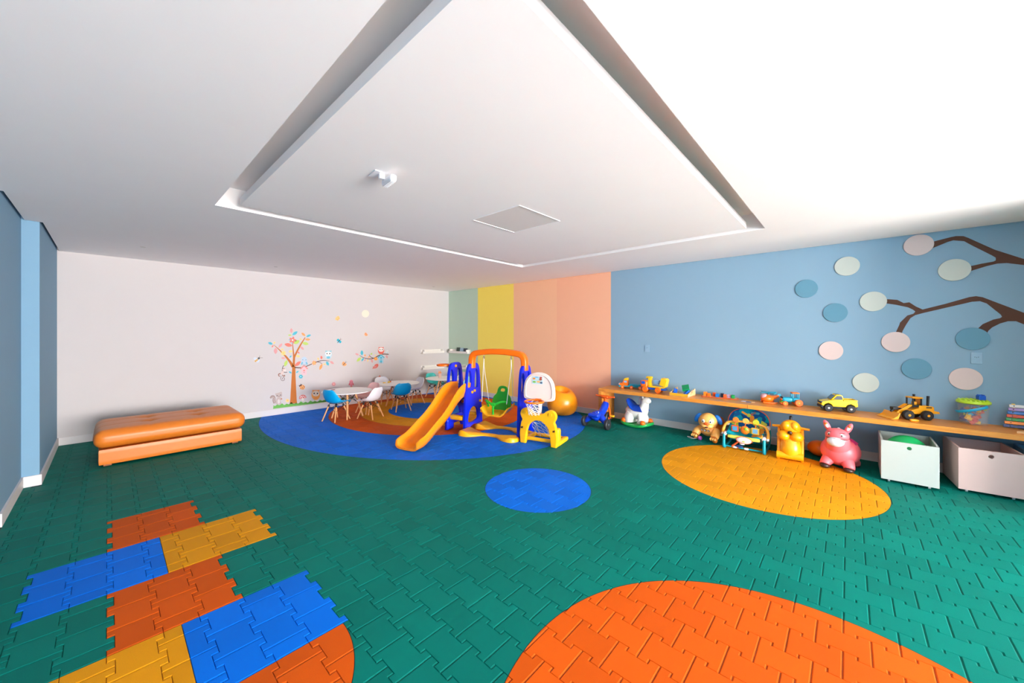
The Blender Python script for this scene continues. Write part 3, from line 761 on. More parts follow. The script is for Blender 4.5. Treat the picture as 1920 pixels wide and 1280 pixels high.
stab(-.12, 1, 'floor_stabiliser'); stab(.34, 1, 'floor_stabiliser')

# ================================================================== FREE-STANDING HOOP AND GOAL
GY = plastic('goal_yellow', (250, 182, 18), .35); HB = mat('hoop_board', (246, 222, 212), .4, .4, .02, 10)
hp = thing('hoop_stand', 'yellow toy goal frame with a white backboard and orange hoop', 'basketball hoop', (4.03, 3.16, 0), math.radians(-77))
# local x runs across the stand, y towards the back
W = .25
out = [(-W - .02, .0), (-W + .055, .0)] + [(p.x, p.y) for p in catmull([(-W + .06, .05, 0), (-W + .075, .16, 0), (-W + .11, .26, 0), (-.06, .325, 0), (0, .335, 0), (.06, .325, 0), (W - .11, .26, 0), (W - .075, .16, 0), (W - .06, .05, 0)], 3)] + [(W - .055, 0), (W + .02, 0)] + \
      [(p.x, p.y) for p in catmull([(W + .03, .14, 0), (W + .01, .28, 0), (W - .01, .33, 0), (W + .01, .37, 0), (W + .02, .42, 0), (W - .01, .475, 0), (W - .07, .495, 0), (W - .13, .47, 0), (W - .17, .44, 0), (0, .425, 0), (-W + .17, .44, 0), (-W + .13, .47, 0), (-W + .07, .495, 0), (-W + .01, .475, 0), (-W - .02, .42, 0), (-W - .01, .37, 0), (-W + .01, .33, 0), (-W - .01, .28, 0), (-W - .03, .14, 0)], 3)]
fr = G().prism(out, .07, M=XZ(.0), bevel=.014).build('goal_frame', GY, hp, 40)
for s in (-1, 1):
    G().lathe([(0, 0), (.024, 0), (.022, .012), (0, .012)], n=18, M=T(s * (W - .06), -.07, .435) @ RX(PI / 2)).build('knob', GY, fr)
    g = G(); g.rbox((s * W, .17, .03), (.075, .40, .06), .022, 6); g.rbox((s * W, .04, .14), (.07, .10, .20), .025, 6); g.build('side_foot', GY, hp)
    for k in range(5): pass
    g = G(); g.prism([(-.018, 0), (-.006, .014), (.0, .004), (.008, .02), (.02, .006), (.012, .0), (.02, -.016), (.004, -.008), (-.012, -.018)], .001, M=T(s * (W - .01), -.0705, .22) @ RX(PI / 2)); g.build('decal', mat('decal_dark', (70, 40, 24)), fr)
g = G(); g.rbox((0, .02, .055), (.46, .045, .05), .02, 6); g.rbox((0, .34, .03), (.46, .05, .05), .02, 6); g.build('cross_bar', GY, hp)
G().cyl((.0, .0, .40), (.0, .02, .66), .028, n=14).build('post', HB, hp)
bd = catmull([(-.235, .66, 0), (-.215, .62, 0), (-.13, .60, 0), (0, .595, 0), (.13, .60, 0), (.215, .62, 0), (.235, .66, 0), (.235, .76, 0), (.21, .87, 0), (.14, .955, 0), (.05, .99, 0), (0, .993, 0), (-.05, .99, 0), (-.14, .955, 0), (-.21, .87, 0), (-.235, .76, 0)], 3, True)
TB = T(0, -.015, 0)
b_ = G().prism([(p.x, p.y) for p in bd], .035, M=TB @ XZ(.02), bevel=.01).build('backboard', HB, hp, 40)
rm = G(); rm.tube([(p.x * .86, -.034, .79 + (p.y - .79) * .86) for p in bd], .006, 6, closed=True); rm.build('board_rim', HB, b_)
# sticker on the backboard
G().box((-.02, -.0325, .885), (.165, .002, .105)).build('picture_sticker', mat('sticker_sky', (196, 220, 226)), b_)
for k, (x, z, rx, rz_, c) in enumerate(((-.07, .905, .022, .014, (240, 150, 60)), (-.03, .925, .03, .010, (120, 190, 230)), (.03, .90, .022, .016, (190, 90, 60)), (.0, .865, .03, .014, (250, 190, 120)), (-.065, .86, .025, .012, (130, 190, 70)), (.04, .855, .02, .013, (90, 110, 130)), (.035, .925, .02, .01, (200, 70, 50)))):
    G().prism(circ(14, rx, x, z, rz_), .0012, M=XZ(-.0335 - .0004 * k)).build('print', mat('print_%d' % k, c), b_)
RC = (0, -.175, .615)
g = G(); g.torus(RC, .125, .013, 'Z', 36, 10); g.box((0, -.045, .612), (.09, .04, .045), .01); g.build('hoop_ring', PS_ORANGE, hp)
def net(nm, rings_, closed=True, r=.0028, n_=12):
    g = G()
    for (a, b) in zip(rings_, rings_[1:]):
        m_ = len(a)
        for i in range(m_):
            g.cyl(a[i], b[i], r, n=5, cap=False)
            j = (i + 1) % m_
            if closed or i + 1 < m_: g.cyl(a[i], b[j], r, n=5, cap=False)
    g.build(nm, ROPE, hp)
rr = []
for k, (r_, z) in enumerate(((.120, .612), (.104, .565), (.088, .52), (.078, .475), (.074, .44))):
    rr.append([(RC[0] + r_ * math.cos(2 * PI * (i + .5 * k) / 9), RC[1] + r_ * math.sin(2 * PI * (i + .5 * k) / 9), z) for i in range(9)])
net('hoop_net', rr)
rr = []
for k in range(5):
    z = lerp(.31, .06, k / 4); y = lerp(.0, .20, (k / 4) ** .8)
    rr.append([(lerp(-.17, .17, (i + .5 * (k % 2)) / 7.0), y + .02 * math.sin(i * 2.1), z + .012 * math.cos(i * 1.7)) for i in range(8)])
net('goal_net', rr, False, .0024)

# ================================================================== TOYS ON THE FLOOR UNDER THE SHELF
def wheel(par, c, r, w, tyre, hub, hr=.6, axis='y', treads=0):
    """a wheel whose axle runs along y: tyre with a hub as sub-part"""
    M = T(*c) @ RX(PI / 2)
    g = G(); g.lathe([(r * .5, -w / 2), (r * .88, -w / 2), (r, -w * .3), (r, w * .3), (r * .88, w / 2), (r * .5, w / 2)], n=26, M=M)
    for k in range(treads):
        a = 2 * PI * k / treads; g.box((r * .985 * math.cos(a), r * .985 * math.sin(a), 0), (r * .09, r * .09, w * .9), M=M @ RZ(0))
    o = g.build('wheel', tyre, par)
    g = G(); g.lathe([(0, -w * .56), (r * hr * .35, -w * .56), (r * hr * .5, -w * .47), (r * hr, -w * .5), (r * hr, w * .5), (r * hr * .5, w * .47), (r * hr * .35, w * .56), (0, w * .56)], n=20, M=M); g.build('hub', hub, o)
    return o
def eye(par, c, r, d, white=True, iris=(60, 90, 130)):
    """eye looking along d"""
    q = Vector(d).normalized().to_track_quat('Z', 'Y').to_matrix().to_4x4(); M = T(*c) @ q
    if white: G().ell((0, 0, 0), (r, r * 1.15, r * .45), M=M, nu=16, nv=10).build('eye', mat('eye_white', (245, 245, 242), .25), par)
    G().ell((0, -r * .1, r * .30), (r * .5, r * .6, r * .3), M=M, nu=14, nv=8).build('pupil', mat('pupil_dark', (28, 26, 30), .2), par)

# ---- blue tricycle
TRI_BLUE = plastic('trike_blue', (14, 62, 196), .3); TRI_OR = plastic('trike_orange', (246, 100, 20), .3)
tr = thing('tricycle', 'blue toddler tricycle with orange handlebar and black wheels', 'tricycle', (5.335, 3.03, 0), 0)
for s in (-1, 1): wheel(tr, (0, .205 * s, .084), .084, .055, mat('tyre_dark', (38, 40, 44), .5), mat('hub_dark', (70, 80, 90), .4), .55)
wheel(tr, (.40, 0, .098), .098, .05, mat('tyre_dark', (38, 40, 44), .5), TRI_OR, .6)
g = G()
g.tube(catmull([(-.07, 0, .215), (.0, 0, .195), (.08, 0, .19), (.17, 0, .21), (.25, 0, .26), (.31, 0, .32), (.335, 0, .37)], 4), [.05, .085, .08, .062, .06, .062, .045], 16)
for s in (-1, 1): g.tube(catmull([(.08, 0, .19), (.03, .10 * s, .16), (.0, .17 * s, .10), (0, .19 * s, .084)], 4), [.06, .055, .036, .026], 12)
g.rbox((-.06, 0, .215), (.09, .19, .06), .028, 8)
g.build('body', TRI_BLUE, tr, 60)
g = G(); g.tube([(.33, 0, .36), (.318, 0, .455)], [.034, .03], 14); g.tube(catmull([(.31, .17, .475), (.31, .12, .47), (.318, .04, .458), (.318, -.04, .458), (.31, -.12, .47), (.31, -.17, .475)], 4), [.014, .016, .03, .03, .016, .014], 12); g.rbox((.315, 0, .468), (.10, .13, .03), .014, 6); g.build('handlebar', TRI_OR, tr, 60)
for s in (-1, 1):
    G().tube(catmull([(.34, .03 * s, .33), (.375, .045 * s, .24), (.395, .045 * s, .13), (.40, .045 * s, .098)], 4), [.022, .018, .016, .016], 10).build('fork', TRI_OR, tr)
    p_ = G().rbox((.40 + .05 * s, .105 * s, .10 + .05 * s * -1), (.055, .075, .028), .008, 5).build('pedal', plastic('pedal_yellow', (250, 180, 30)), tr)
    G().cyl((.40, .04 * s, .098), (.40 + .05 * s, .075 * s, .10 - .05 * s), .008, n=8).build('crank', CHROME, p_)
for x, y, z in ((.05, .078, .215), (.16, .055, .235), (-.03, -.06, .265), (.27, .03, .33)):
    G().prism([(0, .016), (.004, .005), (.016, .004), (.006, -.004), (.009, -.016), (0, -.008), (-.009, -.016), (-.006, -.004), (-.016, .004), (-.004, .005)], .002, M=T(x, y * 1.06, z) @ (RX(-PI / 2) if y > 0 else RX(PI / 2))).build('star_decal', WHITE_P, tr)

# ---- white rocking horse
HW = mat('horse_white', (236, 232, 222), .55, .3, .02, 30, .1); HG = plastic('rocker_green', (24, 160, 72), .3); HO = plastic('knob_orange', (250, 112, 20), .3)
rh = thing('rocking_horse', 'white rocking horse with blue saddle on a green rocker board', 'rocking horse', (5.93, 2.60, 0), -PI / 2 - .12)
g = G(); rings = []
for i in range(15):
    x = lerp(-.25, .25, i / 14); u = x / .25; w = .185 * (1 - .5 * abs(u) ** 5); z = .045 * abs(u) ** 2.2
    rings.append([(x, p[0], z + .022 + p[1]) for p in rrect(2 * w, .044, .02, 4)])
g.loft(rings); g.build('rocker_board', HG, rh, 50)
g = G()
g.tube(catmull([(-.15, 0, .19), (-.12, 0, .215), (-.05, 0, .222), (.03, 0, .222), (.09, 0, .25), (.125, 0, .32), (.14, 0, .38), (.15, 0, .43), (.19, 0, .425), (.215, 0, .40)], 5), [.06, .10, .118, .112, .10, .076, .064, .068, .062, .04], 18)
for s in (-1, 1):
    g.tube(catmull([(-.07, .045 * s, .21), (-.10, .06 * s, .13), (-.09, .07 * s, .05)], 4), [.085, .088, .075], 14)
    g.tube(catmull([(.085, .045 * s, .21), (.11, .065 * s, .13), (.10, .075 * s, .06)], 4), [.062, .055, .05], 14)
g.build('body', HW, rh, 70)
for s in (-1, 1): G().ell((0, 0, 0), (.018, .012, .038), M=T(.125, .042 * s, .485) @ RX(-.3 * s), nu=12, nv=8).build('ear', HW, rh)
g = G(); g.tube(catmull([(.11, 0, .49), (.075, 0, .46), (.055, 0, .41), (.05, 0, .36)], 4), [.018, .03, .028, .016], 12); g.build('mane', HW, rh)
grid = []
for i in range(13):
    x = lerp(-.16, .085, i / 12); row = []
    for j in range(11):
        a = lerp(-1.25, 1.25, j / 10); r_ = .128; zc = .222 + .085 * max(0, (-.06 - x) / .1) ** 1.5
        row.append((x + .10 * max(0, abs(a) - .5), r_ * math.sin(a), zc + r_ * math.cos(a)))
    grid.append(row)
G().sheet(grid, .014).build('saddle', plastic('saddle_blue', (18, 74, 190), .32), rh, 60)
for x, y in ((.17, .12), (-.17, .12), (.17, -.12), (-.17, -.12)): G().ell((x, y, .085), .042, nu=18, nv=12).build('knob', HO, rh)
for s in (-1, 1): eye(rh, (.205, .045 * s, .435), .010, (.6, s, 0))

# ---- tan puppy ride-on
DT = plastic('dog_tan', (250, 186, 98), .35); DL = plastic('dog_light', (240, 208, 152), .4); DO = plastic('dog_orange', (250, 134, 30), .32); DB = plastic('dog_blue', (14, 116, 208), .35); DR = plastic('dog_red', (226, 96, 30), .35)
dg = thing('puppy_ride_on', 'tan puppy walker toy with blue ears and orange nose', 'ride-on toy', (5.88, 1.47, 0), math.radians(166))
g = G(); g.tube(catmull([(-.22, 0, .13), (-.14, 0, .14), (-.02, 0, .145), (.06, 0, .15), (.13, 0, .13)], 5), [.05, .085, .095, .10, .07], 18); g.build('body', DO, dg, 70)
g = G(); g.ell((.075, 0, .145), (.09, .115, .085), nu=22, nv=14); g.build('chest', DT, dg)
for s in (-1, 1):
    g = G(); g.tube(catmull([(.07, .10 * s, .15), (.13, .13 * s, .115), (.175, .135 * s, .075)], 4), [.055, .055, .048], 14)
    for k in (-1, 0, 1): g.ell((.205, .135 * s + .028 * k, .062), (.026, .018, .022), nu=12, nv=8)
    g.build('front_paw', DT, dg, 70)
hd = G(); hd.ell((.08, 0, .275), (.105, .125, .118), nu=26, nv=18, fn=lambda q: Vector((q.x, q.y * (1 - .12 * max(0, q.z / .118)), q.z)))
hd.ell((.145, .028, .225), (.07, .06, .045), nu=20, nv=12); hd.ell((.145, -.028, .225), (.07, .06, .045), nu=20, nv=12)
head = hd.build('head', DT, dg, 70); head.rotation_euler = (0, 0, .34); head.location = (.008, -.028, 0)
G().ell((.155, 0, .196), (.05, .055, .03), nu=18, nv=10).build('chin', DT, head)
G().ell((.15, .052, .292), (.030, .042, .052), nu=18, nv=12).build('eye_patch', DL, head)
G().ell((.205, 0, .258), (.026, .036, .021), nu=16, nv=10).build('nose', DR, head)
eye(head, (.178, .046, .287), .022, (1, .25, .05)); eye(head, (.174, -.046, .287), .022, (1, -.25, .05))
G().tube(catmull([(.165, .085, .225), (.195, .055, .205), (.215, 0, .205), (.195, -.055, .205), (.165, -.085, .225)], 4), .004, 6).build('smile', mat('brown_line', (120, 60, 30)), head)
G().ell((.212, 0, .213), (.012, .022, .009), nu=12, nv=8).build('mouth', mat('mouth_dark', (90, 34, 24)), head)
for s in (-1, 1): G().ell((0, 0, -.05), (.026, .040, .075), M=T(.07, .108 * s, .352) @ RX(.5 * s), nu=16, nv=12).build('ear', DB, head)
g = G(); g.rbox((-.14, 0, .235), (.16, .16, .05), .022, 8); g.tube([(-.14, 0, .14), (-.14, 0, .225)], [.06, .05], 14); g.build('seat', DR, dg, 60)
G().prism([(p.x, p.y) for p in catmull([(-.09, .1, 0), (-.085, .2, 0), (-.05, .285, 0), (0, .30, 0), (.05, .285, 0), (.085, .2, 0), (.09, .1, 0)], 3)], .04, M=T(-.245, 0, 0) @ YZ(0), bevel=.01).build('back_rest', DO, dg)
for (x, y, z, r_, m_) in ((.155, .135, .04, .036, DO), (.155, -.135, .04, .036, DO), (-.2, .1, .045, .045, DO), (-.2, -.1, .045, .045, DO)):
    g = G(); g.lathe([(0, -.022), (r_ * .8, -.022), (r_, -.012), (r_, .012), (r_ * .8, .022), (0, .022)], n=20, M=T(x, y, z) @ RX(PI / 2)); g.build('caster', m_, dg)
G().lathe([(0, -.02), (.024, -.02), (.03, -.01), (.03, .01), (.024, .02), (0, .02)], n=18, M=T(.17, -.07, .03) @ RX(PI / 2)).build('purple_roller', plastic('roller_purple', (176, 84, 176), .35), dg)
for k, y in enumerate((-.045, 0, .045)):
    b_ = G().ell((.163 - abs(y) * .16, y, .152), (.008, .019, .017), nu=16, nv=10).build('button', BLACK, dg)
    G().torus((.172 - abs(y) * .16, y, .152), .009, .0028, 'X', 16, 6).build('digit', WHITE_P, b_)
G().tube(catmull([(.17, -.10, .02), (.2, -.17, .006), (.18, -.24, .005), (.15, -.27, .005), (.14, -.24, .005), (.17, -.19, .005), (.19, -.15, .006)], 5), .004, 6).build('pull_string', ROPE, dg)

# ---- baby rocker
TQ = plastic('rocker_teal', (0, 156, 176), .3)
br = thing('baby_rocker', 'teal framed baby rocker seat with a patterned pad and toy bar', 'baby rocker', (5.79, 1.012, 0), PI)
for s in (-1, 1):
    y = .225 * s
    g = G(); g.tube(catmull([(.215, y, .185), (.225, y, .10), (.225, y, .035), (.19, y, .014), (.08, y, .012), (-.06, y, .014), (-.17, y, .03), (-.235, y, .09), (-.25, y, .17), (-.215, y, .24), (-.15, y, .285), (-.05, y, .29)], 5), [.017, .018, .02, .02, .013, .012, .012, .012, .012, .012, .014, .018], 10); g.build('runner', TQ, br, 60)
    g = G(); g.rbox((-.04, .232 * s, .285), (.085, .045, .055), .018, 6); g.ell((.17, .215 * s, .185), (.06, .025, .03), nu=14, nv=8); g.build('hinge', WHITE_P, br, 60)
for x, z in ((.20, .03), (-.13, .05)):
    g = G().cyl((x, -.225, z), (x, .225, z), .010, n=10).build('cross_bar', TQ, br)
    for y in (-.10, .03): G().rbox((x, y, z), (.026, .05, .026), .006, 4).build('clip', WHITE_P, g)
# fabric: seat pad (front) and back pad
def patchwork(name, base, cols, scale):
    m = bpy.data.materials.new(name); m.use_nodes = True; nt = m.node_tree; L = nt.links; p = nt.nodes['Principled BSDF']
    tc = nt.nodes.new('ShaderNodeTexCoord'); vo = nt.nodes.new('ShaderNodeTexVoronoi'); vo.inputs['Scale'].default_value = scale
    L.new(tc.outputs['Object'], vo.inputs['Vector']); sx = nt.nodes.new('ShaderNodeSeparateColor'); L.new(vo.outputs['Color'], sx.inputs[0])
    cr = nt.nodes.new('ShaderNodeValToRGB'); cr.color_ramp.interpolation = 'CONSTANT'
    while len(cr.color_ramp.elements) < len(cols): cr.color_ramp.elements.new(.5)
    for i, c in enumerate(cols): cr.color_ramp.elements[i].position = i / len(cols); cr.color_ramp.elements[i].color = lin(c)
    L.new(sx.outputs[0], cr.inputs['Fac']); L.new(cr.outputs[0], p.inputs['Base Color']); p.inputs['Roughness'].default_value = .85; p.inputs['Specular IOR Level'].default_value = .15
    return m
PADB = patchwork('pad_navy', None, [(16, 70, 130), (16, 70, 130), (18, 88, 150), (0, 150, 170), (196, 210, 70), (16, 70, 130)], 9)
PADS = patchwork('pad_teal', None, [(0, 150, 165), (30, 168, 180), (200, 212, 80), (0, 132, 160), (240, 170, 60)], 10)
bo = catmull([(-.20, 0, 0), (-.235, .07, 0), (-.235, .15, 0), (-.19, .235, 0), (-.10, .285, 0), (0, .30, 0), (.10, .285, 0), (.19, .235, 0), (.235, .15, 0), (.235, .07, 0), (.20, 0, 0)], 3)
MB_ = T(-.055, 0, .225) @ RY(-.45) @ YZ(0)
pb = G().prism([(p.x, p.y) for p in bo], .03, M=MB_ @ T(0, 0, -.03), bevel=.01).build('back_pad', PADB, br, 40)
g = G(); g.tube([MB_ @ Vector((p.x, p.y, -.012)) for p in bo], .010, 8); g.build('piping', plastic('piping_orange', (226, 92, 34), .6), pb)
for (u, v, w, h, rot, c) in ((-.06, .12, .09, .06, .4, (0, 150, 172)), (.04, .15, .05, .11, .1, (240, 150, 50)), (.12, .13, .05, .14, -.2, (20, 150, 170)), (0, .20, .05, .05, .7, (196, 212, 80)), (.17, .07, .05, .12, -.5, (200, 214, 90)), (-.05, .22, .09, .025, -.5, (250, 160, 50)), (.07, .24, .10, .03, 0, (70, 170, 190)), (.05, .235, .06, .026, .6, (232, 96, 40)), (-.14, .2, .08, .05, .6, (22, 92, 150)), (.0, .1, .04, .05, .2, (240, 230, 200))):
    G().prism([(p[0] * math.cos(rot) - p[1] * math.sin(rot) + u, p[0] * math.sin(rot) + p[1] * math.cos(rot) + v) for p in rrect(w, h, min(w, h) * .45, 3)], .002, M=MB_ @ T(0, 0, .0005)).build('print_patch', mat('fabric_%d_%d_%d' % c, c, .85, .15), pb)
grid = []
for i in range(11):
    u = i / 10; row = []
    for j in range(13):
        v = -1 + 2 * j / 12; x = lerp(.235, -.06, u) - .03 * v * v * (1 - u); z = lerp(.165, .235, u) - .05 * math.sin(u * PI) * (1 - v * v) + .03 * v * v
        row.append((x, v * lerp(.20, .215, u), z))
    grid.append(row)
G().sheet(grid, .02).build('seat_pad', PADS, br, 60)
g = G(); g.rbox((.222, 0, .168), (.035, .36, .045), .015, 8); g.build('lime_edge', mat('fabric_lime', (206, 214, 92), .85, .15), br)
g = G(); g.ell((.243, .01, .145), (.02, .085, .042), nu=22, nv=12); vb = g.build('vibration_unit', WHITE_P, br)
G().tube([Vector((.246, .01 + .087 * math.cos(a), .147 + .043 * math.sin(a))) for a in [2 * PI * k / 24 for k in range(24)]], .004, 6, closed=True).build('unit_rim', plastic('piping_orange', (226, 92, 34), .6), vb)
G().ell((.262, .01, .135), (.005, .016, .009), nu=12, nv=8).build('unit_button', mat('fabric_lime', (206, 214, 92)), vb)
# toy bar
g = G(); g.tube(catmull([(.14, .255, .185), (.10, .25, .25), (.05, .21, .315), (.06, .10, .345), (.06, 0, .35), (.06, -.10, .345), (.05, -.21, .315), (.10, -.25, .25), (.14, -.255, .185)], 5), [.018, .018, .016, .014, .014, .014, .016, .018, .018], 10); g.build('toy_bar', plastic('bar_orange', (250, 176, 60), .5), br, 60)
for s in (-1, 1): G().cyl((.135, .2535 * s, .195), (.16, .256 * s, .165), .014, n=10).build('bar_end', WHITE_P, br)
for k, (y, cd, cf, ci) in enumerate(((.115, (206, 216, 60), (236, 190, 70), (120, 180, 220)), (0, (250, 190, 90), (248, 130, 30), (150, 210, 60)), (-.115, (246, 130, 50), (230, 90, 36), (70, 150, 200)))):
    G().lathe([(0, -.008), (.034, -.008), (.038, 0), (.034, .008), (0, .008)], n=20, M=T(.075, y, .365) @ RY(PI / 2)).build('bar_disc', plastic('disc_%d' % k, cd, .4), br)
    if k == 1:
        h_ = G().ell((.125, y, .255), (.03, .052, .055), nu=20, nv=12).build('hanging_toy', plastic('frame_%d' % k, cf, .4), br)
        G().ell((.15, y + .015, .275), (.012, .022, .02), nu=14, nv=8).build('toy_face', plastic('face_%d' % k, ci), h_)
    else:
        h_ = G().box((.125, y, .26), (.02, .085, .085), .008).build('hanging_toy', plastic('frame_%d' % k, cf, .4), br)
        G().box((.136, y, .26), (.004, .055, .055), .001).build('toy_face', plastic('face_%d' % k, ci), h_)
    G().cyl((.08, y, .34), (.115, y, .30), .006, n=8).build('toy_strap', plastic('strap', (220, 110, 40)), br)
g = G(); g.tube([(.20, -.02, .13), (.205, -.02, .08)], [.012, .03], 10); g.build('hanging_tag', mat('cloth_white', (240, 238, 235), .8), br)
g = G(); g.tube(catmull([(.21, -.05, .12), (.215, -.10, .07), (.205, -.13, .035), (.2, -.06, .03)], 4), .011, 8); g.build('hanging_loop', plastic('piping_orange', (226, 92, 34), .6), br)
G().ell((.2, -.055, .048), (.02, .05, .018), nu=14, nv=8).build('hanging_pouch', mat('cloth_navy', (24, 60, 120), .85), br)

# ---- amber rocking ride-on
AM = plastic('ride_amber', (252, 166, 14), .3)
ro = thing('amber_ride_on', 'amber plastic rocking animal with side handles and black nose', 'ride-on toy', (5.76, .535, 0), PI + .05)
side_p = [(p.x, p.y) for p in catmull([(.21, .0, 0), (.225, .03, 0), (.19, .12, 0), (.15, .25, 0), (.09, .35, 0), (.02, .36, 0), (-.05, .24, 0), (-.14, .19, 0), (-.24, .20, 0), (-.27, .13, 0), (-.25, .04, 0), (-.2, .0, 0)], 3)]
for s in (-1, 1): G().prism(side_p, .03, M=XZ(.115 * s + .015) , bevel=.009).build('side_panel', AM, ro, 40)
g = G(); g.tube([(.215, -.13, .055), (.215, .13, .055)], [.042, .042], 20); g.build('front_roller', AM, ro)
g = G(); g.tube(catmull([(.14, 0, .06), (.15, 0, .13), (.13, 0, .20), (.10, 0, .27)], 4), [.115, .112, .104, .09], 18); g.ell((.19, 0, .16), (.05, .06, .035)); g.ell((.185, 0, .215), (.05, .065, .035)); g.ell((.195, 0, .11), (.045, .055, .03)); g.build('chest', AM, ro, 70)
g = G(); g.ell((.09, 0, .365), (.105, .105, .10), nu=24, nv=16); g.ell((.17, .062, .285), (.085, .072, .06), nu=20, nv=12); g.ell((.17, -.062, .285), (.085, .072, .06), nu=20, nv=12); g.ell((.15, .042, .40), (.05, .047, .055)); g.ell((.15, -.042, .40), (.05, .047, .055))
hd = g.build('head', AM, ro, 70)
G().ell((.225, 0, .335), .024, nu=16, nv=12).build('nose', plastic('nose_brown', (58, 34, 24), .2), hd)
g = G(); g.tube(catmull([(.06, 0, .45), (.05, 0, .48), (.055, 0, .505)], 3), [.014, .016, .014], 10); g.build('tuft', BLACK, hd)
for s in (-1, 1): G().tube([(.08, .09 * s, .375), (.08, .185 * s, .37)], [.018, .014], 12).build('handle', AM, ro)
g = G(); g.rbox((-.14, 0, .20), (.20, .22, .05), .02, 8); g.rbox((0, 0, .02), (.40, .22, .03), .012, 6); g.build('seat', AM, ro)

# ---- pink bouncy animal
PK = mat('hopper_pink', (248, 110, 118), .38, .5, .10, 3); HF = plastic('hoof_brown', (54, 32, 28), .3)
pk = thing('bouncy_hopper', 'pink rubber bouncy animal with upright ears and brown hooves', 'bouncy toy', (5.66, .075, 0), PI - .18)
g = G(); g.ell((-.01, 0, .185), (.185, .178, .165), nu=30, nv=20)
g.tube(catmull([(.06, 0, .25), (.10, 0, .30), (.115, 0, .355), (.12, 0, .40)], 4), [.13, .11, .105, .075], 22)
for x in (-.13, .12):
    for s in (-1, 1): g.tube(catmull([(x * .6, .07 * s, .11), (x, .10 * s, .06), (x * 1.15, .105 * s, .035)], 3), [.07, .052, .047], 14)
g.tube(catmull([(-.17, 0, .16), (-.22, .03, .10), (-.25, .05, .06)], 3), [.04, .035, .03], 10)
g.build('body', PK, pk, 80)
g = G(); g.ell((.125, 0, .385), (.098, .105, .078), nu=24, nv=16); hd = g.build('head', PK, pk)
G().ell((.195, 0, .325), (.066, .076, .056), nu=22, nv=14).build('muzzle', mat('muzzle_white', (232, 234, 240), .35), hd)
for s in (-1, 1):
    G().ell((.243, .028 * s, .333), (.006, .008, .005), nu=10, nv=6).build('nostril', HF, hd)
    eye(hd, (.198, .052 * s, .40), .019, (1, .45 * s, .15))
    G().cyl((.20, .035 * s, .425), (.19, .075 * s, .43), .003, n=6).build('brow', mat('brow_red', (150, 40, 50)), hd)
    e_ = G().ell((0, 0, .05), (.017, .028, .068), M=T(.10, .072 * s, .425) @ RX(-.42 * s), nu=16, nv=10).build('ear', PK, hd)
    G().ell((.0, 0, .055), (.009, .016, .03), M=T(.112, .072 * s, .425) @ RX(-.42 * s), nu=12, nv=8).build('ear_spot', WHITE_P, e_)
    G().ell((.0, 0, .075), (.010, .014, .014), M=T(.113, .072 * s, .425) @ RX(-.42 * s), nu=12, nv=8).build('ear_patch', plastic('spot_orange', (240, 120, 30)), e_)
    for x in (-.13, .12): G().ell((x * 1.15, .102 * s, .026), (.062 if x > 0 else .05, .05, .030), nu=18, nv=10).build('hoof', HF, pk)
G().tube(catmull([(.10, .103, .36), (.17, .085, .357), (.215, .05, .362), (.235, 0, .366), (.215, -.05, .362), (.17, -.085, .357), (.10, -.103, .36)], 4), .004, 6).build('halter', HF, hd)
grid = [[(lerp(-.12, .02, i / 8), .168 * math.sin(lerp(-1.0, 1.0, j / 10)) * .98, .20 + .153 * math.cos(lerp(-1.0, 1.0, j / 10)) * math.sqrt(max(.05, 1 - ((lerp(-.12, .02, i / 8) + .02) / .187) ** 2))) for j in range(11)] for i in range(9)]
G().sheet(grid, -.004).build('saddle_print', plastic('saddle_magenta', (206, 40, 110), .35), pk, 60)
G().ell((.06, 0, .452), (.02, .014, .01), nu=12, nv=6).build('forelock', WHITE_P, hd)
ob = G().ell((0, 0, .095), (.13, .12, .095), nu=26, nv=16).ell((.0, 0, .012), (.05, .05, .012)).build('oval_ball', plastic('ball_orange', (240, 122, 18), .35)); tag(ob, 'orange oval rubber ball lying behind the pink bouncy animal', 'ball', None, (6.0, .27, 0), .4)

# ---- storage bins on casters
def bin_(label, m, inner, cx, cy, rz, w=.40, d=.52):
    t = thing('storage_bin', label, 'storage bin', (cx, cy, 0), rz, 'rolling storage bins under the shelf')
    z0, z1, th = .03, .427, .016; zc, hh = (z0 + z1) / 2, z1 - z0
    # local -x is the front
    fp_ = G().prism([(-w / 2, z0), (w / 2, z0), (w / 2, z1), (-w / 2, z1)], th, [circ(24, .017, 0, z1 - .05)], M=YZ(-d / 2), bevel=.0015).build('front_panel', m, t, 30)
    G().box((d / 2 - th / 2, 0, zc), (th, w, hh), .0015).build('back_panel', m, t)
    for s in (-1, 1): G().box((0, s * (w / 2 - th / 2), zc), (d - 2 * th, th, hh), .0015).build('side_panel', m, t)
    G().box((0, 0, z0 + .008), (d - 2 * th, w - 2 * th, .016)).build('bin_floor', m, t)
    for sx in (-1, 1):
        for sy in (-1, 1):
            g = G(); g.cyl((sx * (d / 2 - .05), sy * (w / 2 - .06) - .008, .014), (sx * (d / 2 - .05), sy * (w / 2 - .06) + .008, .014), .014, n=14); g.box((sx * (d / 2 - .05), sy * (w / 2 - .06), .026), (.02, .024, .008)); g.build('caster', mat('caster_grey', (180, 184, 188), .4), t)
    return t
bin_('white storage bin with a green ball inside under the shelf', mat('bin_white', (176, 182, 176), .55, .3, .01), None, 5.67, -.447, 0)
bin_('pale pink storage bin on casters between the white and blue bins', mat('bin_pink', (206, 175, 167), .5, .4, .01), None, 5.825, -.965, .07)
bin_('blue storage bin cut off by the right edge of the picture', mat('bin_blue', (110, 170, 205), .5, .4, .01), None, 5.87, -1.40, .0, .36)
